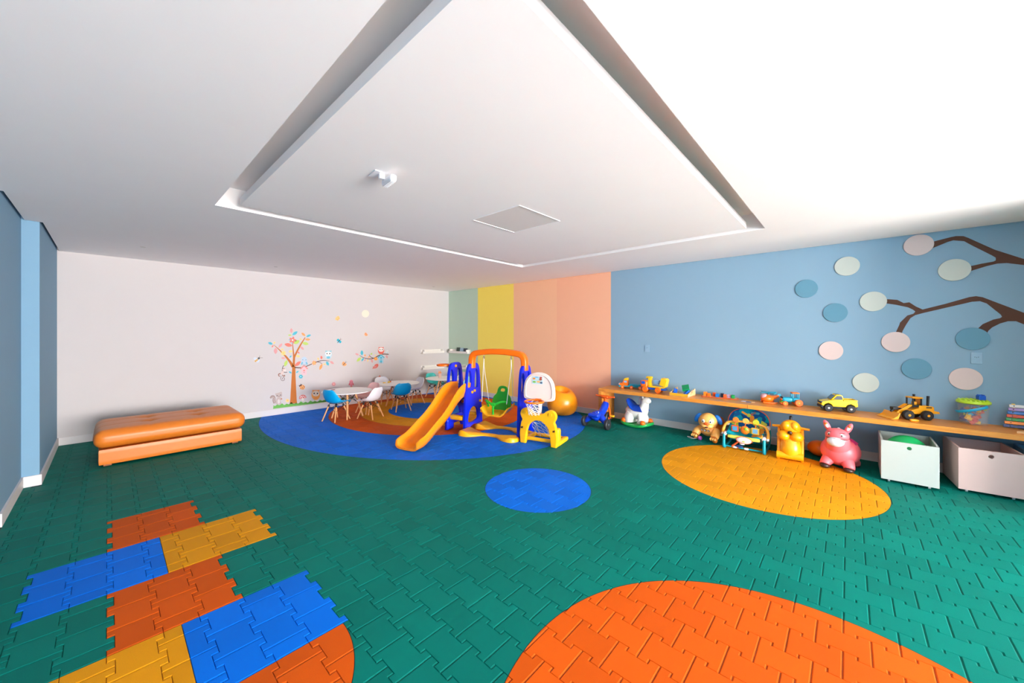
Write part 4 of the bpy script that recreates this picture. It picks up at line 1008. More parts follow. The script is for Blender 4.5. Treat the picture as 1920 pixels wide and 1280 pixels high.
gb = G().ell((0, 0, .165), .165, nu=30, nv=20).build('play_ball', plastic('ball_green', (14, 170, 92), .35)); tag(gb, 'large green play ball sitting in the white bin', 'ball', None, (5.69, -.447, .12))

# ================================================================== TOYS ON THE SHELF
ORG = plastic('toy_orange', (250, 116, 20), .32); YEL = plastic('toy_bright_yellow', (252, 196, 24), .32); TEAL = plastic('toy_teal', (0, 160, 190), .32); CAT = plastic('loader_yellow', (250, 166, 20), .34)
TYRE = mat('toy_tyre', (30, 30, 32), .6); SBLU = plastic('toy_blue', (20, 92, 200), .32); GLASSY = mat('toy_window', (70, 76, 84), .12, .6)
# ---- orange and teal flatbed truck
t = thing('toy_truck', 'orange and teal toy truck with a yellow roof at the shelf end', 'toy truck', (6.03, 2.73, SZ), PI / 2 + .25)
g = G(); g.rbox((-.02, 0, .045), (.40, .11, .03), .01, 5); g.rbox((-.08, 0, .068), (.24, .12, .022), .006, 5); g.rbox((.19, 0, .04), (.05, .13, .035), .012, 5); g.build('chassis', TEAL, t)
cb = G(); cb.prism([(.06, .05), (.20, .05), (.205, .085), (.15, .10), (.135, .145), (.06, .15)], .12, M=XZ(.06), bevel=.010); cb = cb.build('cab', ORG, t, 40)
g = G(); g.prism([(.055, .145), (.14, .145), (.11, .18), (.06, .185)], .11, M=XZ(.055), bevel=.010); g.build('roof', YEL, cb, 40)
g = G(); g.box((.143, 0, .122), (.006, .095, .034), .002, M=T(0, 0, 0)); g.build('windscreen', mat('toy_glass', (150, 190, 220), .15), cb)
for s in (-1, 1): G().box((.10, s * .061, .122), (.045, .004, .032), .001).build('side_window', mat('toy_glass', (150, 190, 220), .15), cb)
for s in (-1, 1): G().ell((.205, s * .04, .075), (.012, .018, .018), nu=12, nv=8).build('headlamp', WHITE_P, cb)
for x in (.15, .0, -.14):
    for s in (-1, 1): wheel(t, (x, .058 * s, .028), .028, .022, ORG, WHITE_P, .55)
# ---- orange mixer / crane truck with yellow bucket
t = thing('toy_digger_truck', 'orange toy truck with yellow bucket tower and green wheel hubs', 'toy truck', (5.90, 2.32, SZ), PI / 2)
g = G(); g.rbox((-.02, 0, .06), (.38, .10, .035), .01, 5); g.build('chassis', SBLU, t)
cb = G(); cb.rbox((.13, 0, .125), (.12, .13, .12), .035, 10); cb = cb.build('cab', ORG, t, 60)
for s in (-1, 1): G().box((.135, s * .066, .15), (.06, .004, .045), .002).build('side_window', SBLU, cb)
G().box((.19, 0, .15), (.006, .085, .045), .002).build('windscreen', SBLU, cb)
g = G(); g.rbox((-.06, 0, .09), (.24, .11, .025), .01, 5); g.build('deck', YEL, t)
g = G(); g.box((.045, 0, .165), (.05, .07, .13), .008); g.rbox((.055, 0, .235), (.09, .05, .03), .01, 5); g.box((.095, 0, .225), (.03, .04, .02), .005); g.build('tower', YEL, t)
g = G(); g.prism([(-.12, .13), (-.21, .10), (-.235, .21), (-.215, .235), (-.15, .24), (-.14, .2)], .13, M=XZ(.065), bevel=.008); g.build('bucket', YEL, t, 40)
g = G(); g.lathe([(.03, -.06), (.052, -.03), (.055, .03), (.03, .07)], n=18, M=T(-.06, 0, .165) @ RY(PI / 2)); g.build('drum', mat('clear_drum', (190, 215, 232), .12, .5, 0, alpha=.3), t)
G().prism([(-.03, -.03), (.03, -.03), (.045, .03), (-.045, .03)], .05, M=XZ(.025) @ T(-.06, .165, 0), bevel=.004).build('scoop', plastic('scoop_blue', (90, 170, 220)), t)
for x in (.105, -.10):
    for s in (-1, 1):
        w_ = wheel(t, (x, .062 * s, .046), .046, .034, ORG, plastic('hub_green', (30, 160, 70)), .35)
# ---- wooden tray with loose blocks
t = thing('wooden_tray', 'wooden tool tray with orange edges holding loose blocks', 'toy tray', (5.86, 1.86, SZ), -.06)
EDGE = mat('red_edge', (226, 104, 30), .5)
G().box((0, 0, .008), (.30, .27, .016), .002).build('tray_base', PLY, t)
G().box((-.143, 0, .026), (.014, .27, .05), .002).build('front_rail', plastic('rail_yellow', (250, 180, 30), .5), t)
for s in (-1, 1):
    g = G(); g.prism([(-.15, 0), (.15, 0), (.15, .105), (.11, .105), (-.13, .05), (-.15, .04)], .012, M=XZ(s * .129 + .006), bevel=.002); sp_ = g.build('side_board', PLY, t)
    for x_, z_ in ((-.11, .03), (.1, .085)): G().ell((x_, s * .136, z_), (.008, .004, .008), nu=10, nv=6).build('peg_end', WHITE_P, sp_)
    if s < 0:
        for k in range(6): G().box((-.03 + .024 * k, -.1352, .045 + .012 * k + .008 * math.sin(k * 2.0)), (.014, .001, .018 - .004 * (k % 2))).build('script_mark', mat('ink_dark', (70, 50, 44)), sp_)
g = G(); [g.box((.04 + .02 * k, -.02 + .012 * (k % 3), .0165), (.012, .035, .001)) for k in range(-3, 3)]; g.build('script_print', mat('ink_dark', (70, 50, 44)), t)
def block(label, c, m, d, loc, rot=(0, 0, 0), grp='loose blocks in the wooden tray'):
    o = G().box((0, 0, 0), d, .004).build('toy_block', m); tag(o, label, 'toy block', grp, loc); o.rotation_euler = rot; return o
block('blue block leaning on the left end of the wooden tray', 0, SBLU, (.12, .055, .028), (5.84, 1.955, SZ + .062), (.5, -.35, .2))
block('green square block on top of the wooden tray', 0, plastic('block_green', (10, 150, 80)), (.13, .10, .03), (5.90, 1.825, SZ + .118), (-.25, -.45, .4))
block('blue block lying against the right side of the wooden tray', 0, SBLU, (.13, .055, .028), (5.80, 1.79, SZ + .055), (-.35, -.38, -.2))
# ---- long tray with coloured cubes
t = thing('sorting_tray', 'long wooden sorting tray with a red rim', 'toy tray', (6.05, 1.40, SZ), -PI / 2 + .1)
g = G(); g.prism(rrect(.46, .14, .03, 4), .01, bevel=.002); g.build('tray_base', PLY, t)
g = G(); g.tube([(p[0], p[1], .008) for p in rrect(.46, .14, .03, 4)], .006, 8, closed=True); g.build('tray_rim', mat('rim_red', (206, 70, 24), .45), t)
for k, (y, x, h, c, l_) in enumerate(((1.585, 6.03, .06, (250, 140, 36), 'amber cube at the left end of the sorting tray'), (1.535, 6.02, .045, (250, 120, 20), 'orange cube second from the left in the sorting tray'), (1.475, 6.07, .055, (226, 88, 30), 'red orange cube third from the left in the sorting tray'),
        (1.425, 6.03, .045, (20, 120, 200), 'blue cube in the sorting tray'), (1.37, 6.07, .055, (40, 52, 74), 'dark navy cube in the sorting tray'), (1.325, 6.03, .05, (232, 90, 30), 'red orange cube right of the navy cube in the sorting tray'), (1.275, 6.06, .05, (214, 184, 214), 'lilac cube in the sorting tray'), (1.225, 6.04, .05, (20, 156, 76), 'green cube at the right end of the sorting tray'))):
    o = G().box((0, 0, h / 2), (.05, .042, h), .003).build('wooden_cube', mat('cube_%d' % k, c, .45)); tag(o, l_, 'toy block', 'cubes in the sorting tray', (x, y, SZ + .010), .1 * (k % 3))
for k, (x, y, c, l_) in enumerate(((5.95, 1.075, (214, 204, 220), 'pale puzzle piece next to the sorting tray'), (5.92, 1.02, (92, 96, 130), 'grey blue puzzle piece on the shelf'), (5.96, .985, (236, 190, 130), 'tan puzzle piece nearest the toy helicopter'))):
    o = G().prism([(p.x, p.y) for p in catmull([(-.035, -.02, 0), (0, -.028, 0), (.035, -.018, 0), (.03, .01, 0), (.04, .022, 0), (.0, .02, 0), (-.03, .03, 0)], 3, True)], .005, bevel=.001).build('puzzle_piece', mat('puzzle_%d' % k, c, .5)); tag(o, l_, 'puzzle piece', 'puzzle pieces on the shelf', (x, y, SZ), .5 * k)
# ---- toy helicopter
t = thing('toy_helicopter', 'orange toy helicopter with a teal rotor', 'toy helicopter', (6.04, .80, SZ), math.radians(115))
g = G(); g.ell((.02, 0, .06), (.075, .062, .055), nu=22, nv=14); g.tube(catmull([(-.03, 0, .07), (-.08, 0, .085), (-.115, 0, .105)], 3), [.035, .02, .014], 12); g.build('body', ORG, t, 60)
G().ell((.055, 0, .085), (.042, .045, .042), nu=18, nv=12).build('canopy', mat('canopy_pink', (244, 172, 176), .3), t)
for k in range(4): G().box((0, 0, 0), (.115, .038, .008), .003, M=T(.005, 0, .142) @ RZ(k * PI / 2 + .4) @ T(.055, 0, 0) @ RX(.25)).build('rotor_blade', TEAL, t)
G().cyl((.005, 0, .105), (.005, 0, .145), .009, n=10).build('rotor_mast', TEAL, t)
G().lathe([(0, -.006), (.022, -.006), (.022, .006), (0, .006)], n=14, M=T(-.118, 0, .11) @ RX(PI / 2)).build('tail_rotor', TEAL, t)
for s in (-1, 1): G().tube(catmull([(.08, .045 * s, .02), (.05, .055 * s, .010), (-.06, .055 * s, .010), (-.08, .05 * s, .016)], 3), .010, 8).build('skid', ORG, t)
# ---- teal tractor
t = thing('toy_tractor', 'teal toy tractor with orange wheels and roof', 'toy tractor', (6.04, .555, SZ), math.radians(112))
g = G(); g.rbox((.05, 0, .075), (.12, .075, .06), .02, 8); g.rbox((-.04, 0, .075), (.08, .09, .06), .02, 8); g.build('body', TEAL, t, 60)
g = G(); [g.box((x, y, .13), (.012, .012, .07), .003) for x in (-.07, -.005) for y in (-.032, .032)]; g.build('cab_frame', TEAL, t)
G().rbox((-.037, 0, .165), (.085, .085, .02), .009, 5).build('roof', ORG, t)
g = G(); g.rbox((.10, 0, .045), (.05, .09, .022), .008, 5); g.build('bumper', plastic('tractor_lime', (140, 210, 40)), t)
G().ell((.112, 0, .075), (.012, .03, .016), nu=14, nv=8).build('grille', ORG, t)
for s in (-1, 1): G().ell((.105, .025 * s, .10), (.010, .010, .012), nu=10, nv=8).build('headlamp', BLACK, t)
for s in (-1, 1): wheel(t, (-.06, .065 * s, .044), .044, .036, ORG, YEL, .5); wheel(t, (.085, .058 * s, .03), .030, .03, ORG, YEL, .5)
# ---- yellow pickup
PUY = plastic('pickup_yellow', (252, 206, 14), .25)
t = thing('toy_pickup', 'yellow toy pickup truck with big black tyres', 'toy truck', (5.985, .10, SZ), math.radians(108))
g = G(); g.prism([(-.17, .075), (-.165, .125), (-.155, .135), (-.03, .135), (-.03, .15), (.045, .145), (.125, .125), (.165, .115), (.175, .10), (.178, .075), (.155, .06), (.14, .085), (.11, .10), (.08, .085), (.065, .06), (-.055, .06), (-.07, .085), (-.10, .10), (-.13, .085), (-.145, .065)], .145, M=XZ(.0725), bevel=.008); bd_ = g.build('body', PUY, t, 40)
g = G(); g.prism([(-.045, .14), (-.03, .195), (-.01, .205), (.03, .205), (.085, .14)], .125, M=XZ(.0625), bevel=.012); cb = g.build('cab', PUY, bd_, 40)
g = G(); g.box((0, 0, 0), (.062, .105, .004), .001, M=T(.066, 0, .171) @ RY(.86)); g.build('windscreen', GLASSY, bd_)
for s in (-1, 1): G().prism([(-.028, .148), (-.018, .19), (.024, .19), (.058, .148)], .003, M=XZ(.0655 * s + .0015)).build('side_window', GLASSY, bd_)
G().box((.012, 0, .2065), (.035, .06, .003), .001).build('sunroof', GLASSY, bd_)
g = G(); g.box((-.10, 0, .136), (.10, .115, .004)); g.build('load_bed', mat('bed_dark', (200, 150, 10), .5), bd_)
for y in (-.066, .066): G().box((-.098, y, .142), (.125, .012, .016), .003).build('bed_rail', PUY, bd_)
G().box((-.16, 0, .142), (.012, .14, .016), .003).build('tailgate', PUY, bd_)
g = G(); g.box((.175, 0, .10), (.01, .12, .02), .002); g.build('grille', BLACK, bd_)
for s in (-1, 1): G().box((.172, .058 * s, .108), (.014, .025, .014), .003).build('headlamp', mat('lamp_grey', (70, 72, 76), .2), bd_)
g = G(); g.rbox((.0, 0, .055), (.34, .10, .03), .008, 5); g.rbox((.17, 0, .055), (.03, .145, .03), .008, 5); g.build('chassis', BLACK, t)
for x in (.11, -.10):
    for s in (-1, 1): wheel(t, (x, .07 * s, .043), .043, .04, TYRE, mat('rim_silver', (214, 216, 220), .3), .58, treads=16)
# ---- wheel loader
t = thing('toy_wheel_loader', 'yellow toy wheel loader with a wide front blade', 'toy loader', (6.0, -.50, SZ), math.radians(122))
g = G(); g.prism([(-.19, .07), (-.19, .13), (-.18, .145), (-.05, .155), (-.045, .12), (.02, .10), (.02, .06), (-.05, .06)], .10, M=XZ(.05), bevel=.006); bd_ = g.build('rear_body', CAT, t, 40)
g = G(); g.box((.07, 0, .075), (.11, .07, .05), .008); g.build('front_body', CAT, t)
g = G()
for x, y in ((.0, .04), (.0, -.04), (-.075, .04), (-.075, -.04)): g.box((x, y, .18), (.012, .012, .10), .002)
g.box((-.0375, 0, .145), (.09, .095, .02), .003); cf = g.build('cab_frame', BLACK, t)
G().rbox((-.04, 0, .235), (.10, .10, .016), .006, 5).build('cab_roof', CAT, cf)
G().box((-.08, 0, .185), (.006, .07, .08), .001).build('cab_back', CAT, cf)
G().rbox((-.04, 0, .17), (.03, .04, .04), .008, 4).build('operator_seat', CAT, cf)
for s in (-1, 1):
    G().prism([(-.02, .155), (.03, .16), (.13, .09), (.175, .045), (.16, .03), (.10, .07), (.02, .135)], .012, M=XZ(.032 * s + .006), bevel=.002).build('lift_arm', CAT, t)
g = G(); g.tube(catmull([(.08, 0, .10), (.14, .0, .105), (.18, 0, .07)], 3), .012, 8); g.box((.15, 0, .11), (.05, .05, .03), .004); g.build('bucket_link', BLACK, t)
g = G(); g.prism([(.162, .072), (.175, .03), (.19, .004), (.25, .002), (.25, .007), (.20, .018), (.187, .045), (.172, .075)], .21, M=XZ(.105), bevel=.002); bl = g.build('blade', CAT, t, 30)
for s in (-1, 1): G().prism([(.162, .072), (.185, .004), (.245, .002), (.19, .04)], .005, M=XZ(.103 * s + .0025)).build('blade_side', CAT, bl)
for p0 in ((-.095, .03), (-.155, .02)): pass
G().cyl((-.15, .02, .14), (-.155, .02, .255), .010, .012, 12).build('exhaust', BLACK, t); G().cyl((-.06, -.03, .24), (-.06, -.03, .265), .010, .012, 12).build('beacon', BLACK, t)
G().box((-.191, 0, .128), (.003, .06, .012)).build('rear_badge', WHITE_P, bd_)
for s in (-1, 1): G().box((-.14, .0505 * s, .132), (.05, .002, .012)).build('badge', mat('badge_dark', (60, 50, 40)), bd_)
g = G(); g.prism([(-.26, .065), (-.18, .06), (-.18, .10), (-.25, .085)], .06, M=XZ(.03), bevel=.004); g.build('rear_ripper', CAT, t)
for x in (.075, -.10):
    for s in (-1, 1): wheel(t, (x, .078 * s, .052), .052, .045, TYRE, CAT, .58)
small('toy_fragment', 'small yellow toy piece lying beside the wheel loader', 'toy piece', G().rbox((0, 0, .014), (.06, .03, .028), .012, 5).ell((.03, 0, .014), (.014, .014, .013)), CAT, (5.80, -.51, SZ), -1.2)
# ---- bucket of building blocks
t = thing('block_bucket', 'clear bucket of colourful blocks with a lime studded lid', 'toy bucket', (6.065, -.955, SZ))
G().lathe([(.088, .002), (.094, .006), (.108, .205), (.112, .215), (.106, .215), (.104, .205), (.090, .010), (0, .008)], n=36, cap=False).build('tub', mat('clear_tub', (235, 240, 242), .06, .5, 0, alpha=.12), t)
ld = G().lathe([(0, .215), (.108, .215), (.118, .222), (.118, .238), (.112, .246), (0, .246)], n=36).build('lid', plastic('lid_lime', (190, 222, 40), .35), t)
for i in range(-3, 4):
    for j in range(-3, 4):
        if math.hypot(i, j) < 3.3: G().lathe([(0, .245), (.011, .245), (.011, .255), (.009, .258), (0, .258)], c=(i * .030, j * .030, 0), n=12).build('stud', plastic('lid_lime', (190, 222, 40), .35), ld)
G().tube(catmull([(-.03, .122, .125), (-.07, .112, .128), (-.112, .07, .142), (-.127, .01, .165), (-.115, -.05, .19), (-.09, -.078, .20)], 4), .0135, 8, flat=.35, up=(-1, 0, 0)).build('bucket_handle', plastic('handle_cyan', (0, 160, 200), .3), t)
random.seed(11)
BC = [(226, 80, 30), (250, 200, 40), (190, 210, 50), (30, 100, 190), (30, 160, 200), (250, 130, 30), (220, 60, 40), (40, 60, 140)]
for k in range(40):
    a, r_ = random.random() * 6.28, math.sqrt(random.random()) * .064; z = .024 + .165 * (k / 40)
    o = G().box((0, 0, 0), (.058, .034, .030), .004, M=T(r_ * math.cos(a), r_ * math.sin(a), z) @ Euler((random.uniform(-.6, .6), random.uniform(-.6, .6), random.random() * 6)).to_matrix().to_4x4())
    o = o.build('inner_block', plastic('brick_%d' % (k % 8), BC[k % 8], .35), t)
o = G().box((0, 0, .022), (.05, .05, .044), .003)
for i in (-1, 1):
    for j in (-1, 1): o.lathe([(0, .043), (.009, .043), (.009, .053), (0, .053)], c=(i * .013, j * .013, 0), n=12)
tag(o.build('building_block', SBLU), 'blue building block on top of the lime bucket lid', 'toy block', None, (6.065, -1.005, SZ + .2585), .3)
# ---- xylophone leaning on the wall
t = thing('xylophone', 'toy xylophone with rainbow bars at the right end of the shelf', 'xylophone', (6.05, -1.31, SZ))
MX = RY(.35)
XB = [((18, 52, 120), .34), ((250, 140, 30), .32), ((24, 150, 66), .30), ((206, 66, 26), .285), ((24, 110, 190), .27), ((168, 140, 200), .255), ((232, 228, 224), .24)]
for s in (-1, 1): G().box((0, .09 * s, .125), (.02, .022, .25), .003, M=MX).build('frame_rail', plastic('rail_amber', (250, 200, 40), .4), t)
for k, (c, w) in enumerate(XB):
    b_ = G().box((-.018, 0, .018 + .034 * k), (.012, w, .029), .004, M=MX).build('tone_bar', plastic('bar_%d' % k, c, .3), t)
    for s in (-1, 1): G().ell((-.025, s * w * .38, .018 + .034 * k), (.003, .005, .005), M=MX, nu=10, nv=6).build('screw', mat('screw_dark', (60, 50, 44), .4), b_)
small('wood_offcut', 'flat wooden piece in front of the xylophone', 'wooden toy', G().prism([(-.03, -.10), (.03, -.12), (.035, .12), (-.01, .16)], .022, bevel=.003), PLY, (5.80, -1.33, SZ), .05)

# ================================================================== WALL AND CEILING FITTINGS
# painted discs on the blue wall
DC = {'p': mat('disc_pink', (224, 201, 195), .6, .3, .01, 10), 'c': mat('disc_cream', (202, 207, 197), .6, .3, .01, 10), 'b': mat('disc_blue', (102, 152, 174), .6, .3, .01, 10)}
DLIST = [('p', -.582, 2.535, 'pale pink wall disc at the tip of the upper branch under the ceiling'), ('c', -.844, 2.218, 'cream wall disc at the lower fork of the upper branch'), ('c', .017, 2.364, 'cream wall disc high on the blue wall left of the upper branch'),
         ('b', .412, 2.118, 'grey blue wall disc farthest left on the blue wall'), ('c', -.215, 1.913, 'cream wall disc at the left tip of the lower branch'), ('b', .127, 1.792, 'grey blue wall disc left of the lower branch tip'),
         ('p', -.402, 1.43, 'pale pink wall disc hanging below the lower branch'), ('b', -.969, 1.473, 'grey blue wall disc under the thick end of the lower branch'), ('p', .168, 1.312, 'pale pink wall disc below the two left grey blue discs'),
         ('b', -.566, 1.129, 'grey blue wall disc between the two lowest pink discs'), ('p', -.922, 1.044, 'pale pink wall disc below the wall socket'), ('c', -.15, .934, 'cream wall disc lowest on the blue wall above the pickup')]
d0 = G().lathe([(0, 0), (.1175, 0), (.1175, .012), (.116, .0135), (0, .0135)], n=48, M=RY(-PI / 2)).mesh('wall_disc', None)
for k, y, z, l_ in DLIST:
    me = d0.copy(); me.materials.append(DC[k]); o = bpy.data.objects.new('wall_disc', me); COL.objects.link(o); tag(o, l_, 'wall disc', 'discs on the blue wall', (XW, y, min(z, H - .125)))
# painted brown branches (measured on the wall plane)
def cam_ray(px, py):
    fx, fy = math.cos(YAW), math.sin(YAW); a, b = (px - 960) / FPX, (HORIZON - py) / FPX
    return Vector((fx + fy * a, fy - fx * a, b))
def on_right(px, py): d = cam_ray(px, py); t = XW / d.x; return (d.y * t, CAM_Z + d.z * t)
def on_back(px, py): d = cam_ray(px, py); t = YW / d.y; return (d.x * t, CAM_Z + d.z * t)
BROWN = mat('branch_brown', (96, 66, 54), .7, .2, .08, 5)
def br_poly(pts): return [on_right(1440 + x / 4, 420 + y / 4) for x, y in pts]
B1 = br_poly([(1225, 135), (1370, 98), (1410, 90), (1465, 90), (1500, 103), (1700, 192), (1920, 262), (2240, 345), (2240, 378), (1920, 307), (1790, 292), (1720, 296), (1640, 315), (1510, 355), (1505, 318), (1600, 297), (1690, 281), (1708, 272), (1708, 252), (1680, 235), (1540, 165), (1470, 128), (1390, 122), (1350, 133), (1235, 180)])
B2 = br_poly([(885, 562), (970, 568), (1018, 592), (1060, 586), (1110, 618), (1160, 640), (1330, 598), (1510, 547), (1560, 540), (1610, 548), (1720, 590), (1920, 665), (2240, 780), (2240, 880), (1920, 752), (1860, 728), (1800, 728), (1740, 745), (1680, 775), (1652, 800), (1645, 815), (1575, 782), (1610, 750), (1690, 715), (1740, 705), (1755, 695), (1745, 678), (1640, 595), (1590, 578), (1530, 582), (1330, 628), (1170, 665), (1105, 682), (1068, 705), (1035, 755), (1010, 800), (1005, 818), (958, 812), (985, 755), (990, 738), (1045, 685), (1090, 672), (1105, 655), (1085, 640), (1050, 624), (960, 605), (890, 595)])
for B, l_ in ((B1, 'upper brown branch painted on the blue wall near the ceiling'), (B2, 'lower forked brown branch painted on the blue wall')):
    o = G().prism([(max(y, YR + .01), z) for y, z in B], .0015, M=YZ(-.0022)).build("branch_mural", BROWN); tag(o, l_, 'wall mural', 'branches on the blue wall', (XW, 0, 0))
# sockets
def plate(label, y, z):
    t = thing('wall_socket', label, 'socket', (XW, y, z), 0)
    G().box((-.004, 0, 0), (.008, .078, .118), .002).build('cover_plate', mat('socket_blue', (148, 180, 202), .45), t)
    for k in range(3): G().cyl((-.0082, -.012 + .012 * k, .012 - (.004 if k == 1 else 0)), (-.0092, -.012 + .012 * k, .012 - (.004 if k == 1 else 0)), .003, n=8).build('pin_hole', BLACK, t)
plate('small blue socket plate above the left part of the shelf', 2.536, 1.275); plate('blue socket plate beside the lowest right pink disc', -.997, 1.268)
# access hatch in the ceiling panel
t = thing('ceiling_hatch', 'square access hatch in the middle of the ceiling tray', 'ceiling hatch', (2.738, 2.440, H))
g = G()
for x, y, sx, sy in ((0, .306, .62, .010), (0, -.306, .62, .010), (.306, 0, .010, .60), (-.306, 0, .010, .60)): g.box((x, y, -.002), (sx, sy, .006), .001)
g.build('hatch_frame', P_CEIL, t); G().box((0, 0, .0005), (.60, .60, .003)).build('hatch_cover', mat('hatch_grey', (228, 222, 219), .8, .2, .01), t)
# emergency lamp
t = thing('emergency_light', 'white twin block emergency light on the ceiling panel', 'emergency light', (1.265, 2.43, H), -.10)
EW = plastic('lamp_white', (240, 240, 244), .4)
G().box((0, .03, -.003), (.05, .13, .006), .001).build('mount_plate', EW, t)
G().box((.035, .0, -.022), (.04, .022, .034), .003).build('arm', EW, t)
hd = G().rbox((.075, -.03, -.05), (.05, .17, .052), .02, 8).build('lamp_head', EW, t)
for i in range(3):
    for j in range(8): G().ell((.062 + .012 * i, -.095 + .018 * j, -.0765), (.004, .004, .002), nu=8, nv=6).build('led', mat('led_dot', (250, 250, 255), .2), hd)
for x, y, l_ in ((.31, 6.788, 'tiny ceiling spot above the ottoman'), (1.913, 7.144, 'tiny ceiling spot above the wall stickers'), (5.301, 7.398, 'tiny ceiling spot above the corner table')):
    g = G().lathe([(0, -.004), (.022, -.004), (.028, 0), (0, 0)], n=20); o = g.build('ceiling_spot', mat('spot_grey', (205, 200, 196), .5)); tag(o, l_, 'ceiling spot', 'small ceiling spots', (x, y, H))

# ================================================================== STICKERS ON THE WHITE WALL
# sheet coordinates (u right, v down) measured on the wall plane; converted to metres on that plane
def W(u, v): return on_back(460 + u / 5.8182, 560 + v / 5.8182)
SM = {}
def smat(c):
    if c not in SM: SM[c] = mat('sticker_%d_%d_%d' % c, c, .6, .3, .02, 20)
    return SM[c]
def flat(name, pts, c, par=None, lay=0, smooth=0):
    P = [W(*p) for p in pts]
    if smooth: P = [(q.x, q.y) for q in catmull([(a, b, 0) for a, b in P], smooth, True)]
    return G().prism(P, .0012, M=XZ(YW - .0002 - .0009 * lay)).build(name, smat(c), par)
def oval(u, v, ru, rv, rot=0, n=20):
    ca, sa = math.cos(rot), math.sin(rot)
    return [(u + ru * math.cos(t) * ca - rv * math.sin(t) * sa, v + ru * math.cos(t) * sa + rv * math.sin(t) * ca) for t in [2 * PI * k / n for k in range(n)]]
def leafp(u0, v0, u1, v1, w):
    a, b = Vector((u0, v0)), Vector((u1, v1)); d = b - a; nn = Vector((-d.y, d.x)).normalized() * w
    up = [a + d * t + nn * math.sin(PI * t) ** .8 for t in (0, .12, .3, .5, .7, .88)]; dn = [a + d * t - nn * math.sin(PI * t) ** .8 for t in (1, .88, .7, .5, .3, .12)]
    return [tuple(p) for p in up + dn]
def stroke(pts, w):
    P = [Vector((p.x, p.y)) for p in catmull([(a, b, 0) for a, b in pts], 5)]; n = len(P); L_ = []; R_ = []
    for i, p in enumerate(P):
        d = (P[min(i + 1, n - 1)] - P[max(i - 1, 0)]).normalized(); nn = Vector((-d.y, d.x)); ww = interp([(k / (len(w) - 1), x) for k, x in enumerate(w)], i / (n - 1)) if isinstance(w, (list, tuple)) else w
        L_.append(tuple(p + nn * ww)); R_.append(tuple(p - nn * ww))
    return L_ + R_[::-1]
def flower(u, v, r, petals, dent=.45, a0=0):
    return [(u + r * (1 - dent * (.5 - .5 * math.cos(petals * t))) * math.cos(t + a0), v + r * (1 - dent * (.5 - .5 * math.cos(petals * t))) * math.sin(t + a0)) for t in [2 * PI * k / (petals * 8) for k in range(petals * 8)]]
def sticker(name, label, grp=None): return thing(name, label, 'wall sticker', (0, 0, 0), 0, grp)
PINK, TEALC, LIME, ORNG, CORAL, YELO, SKY, BRN, DKB = (224, 160, 160), (80, 184, 204), (186, 214, 104), (248, 164, 100), (232, 128, 112), (250, 212, 132), (186, 212, 228), (196, 112, 44), (96, 62, 52)
def leaves(par, lst):
    for u0, v0, u1, v1, w, c in lst: flat('leaf', leafp(u0, v0, u1, v1, w), c, par, 1)
# tree
tr_ = sticker('tree_sticker', 'large tree wall sticker with brown trunk and pastel leaves')
flat('trunk', [(484, 1145), (490, 1100), (505, 850), (512, 745), (517, 700), (520, 640), (516, 560), (512, 485), (519, 485), (528, 560), (535, 610), (560, 560), (600, 490), (650, 418), (656, 424), (615, 495), (570, 580), (543, 640), (540, 700), (545, 745), (548, 850), (560, 1100), (565, 1138)], BRN, tr_, 0)
flat('branch', stroke([(518, 742), (490, 690), (430, 615), (370, 555), (310, 502)], [16, 13, 9, 5, 2]), BRN, tr_, 0)
flat('branch', stroke([(536, 748), (600, 752), (660, 738), (730, 708), (790, 684), (850, 672), (918, 678)], [6, 5, 4, 4, 4, 3, 2]), DKB, tr_, 0)
flat('twig', stroke([(785, 688), (810, 694), (838, 708)], [3, 2]), DKB, tr_, 0)
leaves(tr_, [(502, 373, 502, 320, 15, PINK), (512, 396, 570, 356, 16, TEALC), (465, 396, 505, 396, 8, LIME), (655, 406, 612, 370, 13, ORNG), (664, 414, 716, 392, 12, TEALC), (620, 448, 590, 432, 8, YELO), (650, 442, 710, 444, 13, ORNG), (620, 480, 690, 494, 17, LIME), (528, 488, 592, 455, 20, LIME), (512, 512, 426, 494, 20, CORAL), (298, 494, 247, 478, 14, TEALC), (306, 492, 326, 468, 9, YELO), (306, 504, 288, 530, 8, CORAL), (362, 534, 402, 486, 14, PINK), (330, 602, 330, 534, 20, PINK), (384, 550, 420, 550, 8, YELO), (470, 576, 517, 570, 13, YELO), (598, 518, 638, 556, 13, PINK), (566, 574, 592, 596, 8, CORAL), (552, 622, 598, 630, 14, YELO), (480, 642, 505, 618, 8, TEALC), (390, 644, 436, 648, 12, PINK), (428, 738, 456, 668, 17, LIME), (540, 735, 605, 682, 18, CORAL), (505, 812, 474, 792, 9, TEALC), (552, 808, 582, 786, 8, TEALC), (790, 640, 800, 670, 9, YELO), (832, 660, 828, 620, 12, CORAL), (810, 776, 838, 708, 15, ORNG), (846, 712, 880, 714, 9, YELO), (884, 682, 908, 728, 14, TEALC), (922, 680, 966, 710, 13, PINK)])
for u, v, r, n, c, cc in ((515, 450, 40, 5, CORAL, (250, 240, 230)), (415, 592, 32, 8, YELO, (250, 190, 120)), (750, 699, 28, 7, ORNG, (252, 200, 140))):
    f_ = flat('flower', flower(u, v, r, n), c, tr_, 2); flat('flower_centre', oval(u, v, r * .22, r * .22), cc, f_, 3)
for u, v in ((520, 420), (484, 446), (548, 455), (512, 480)): flat('blossom_dot', oval(u, v, 9, 9), (140, 190, 208), tr_, 1)
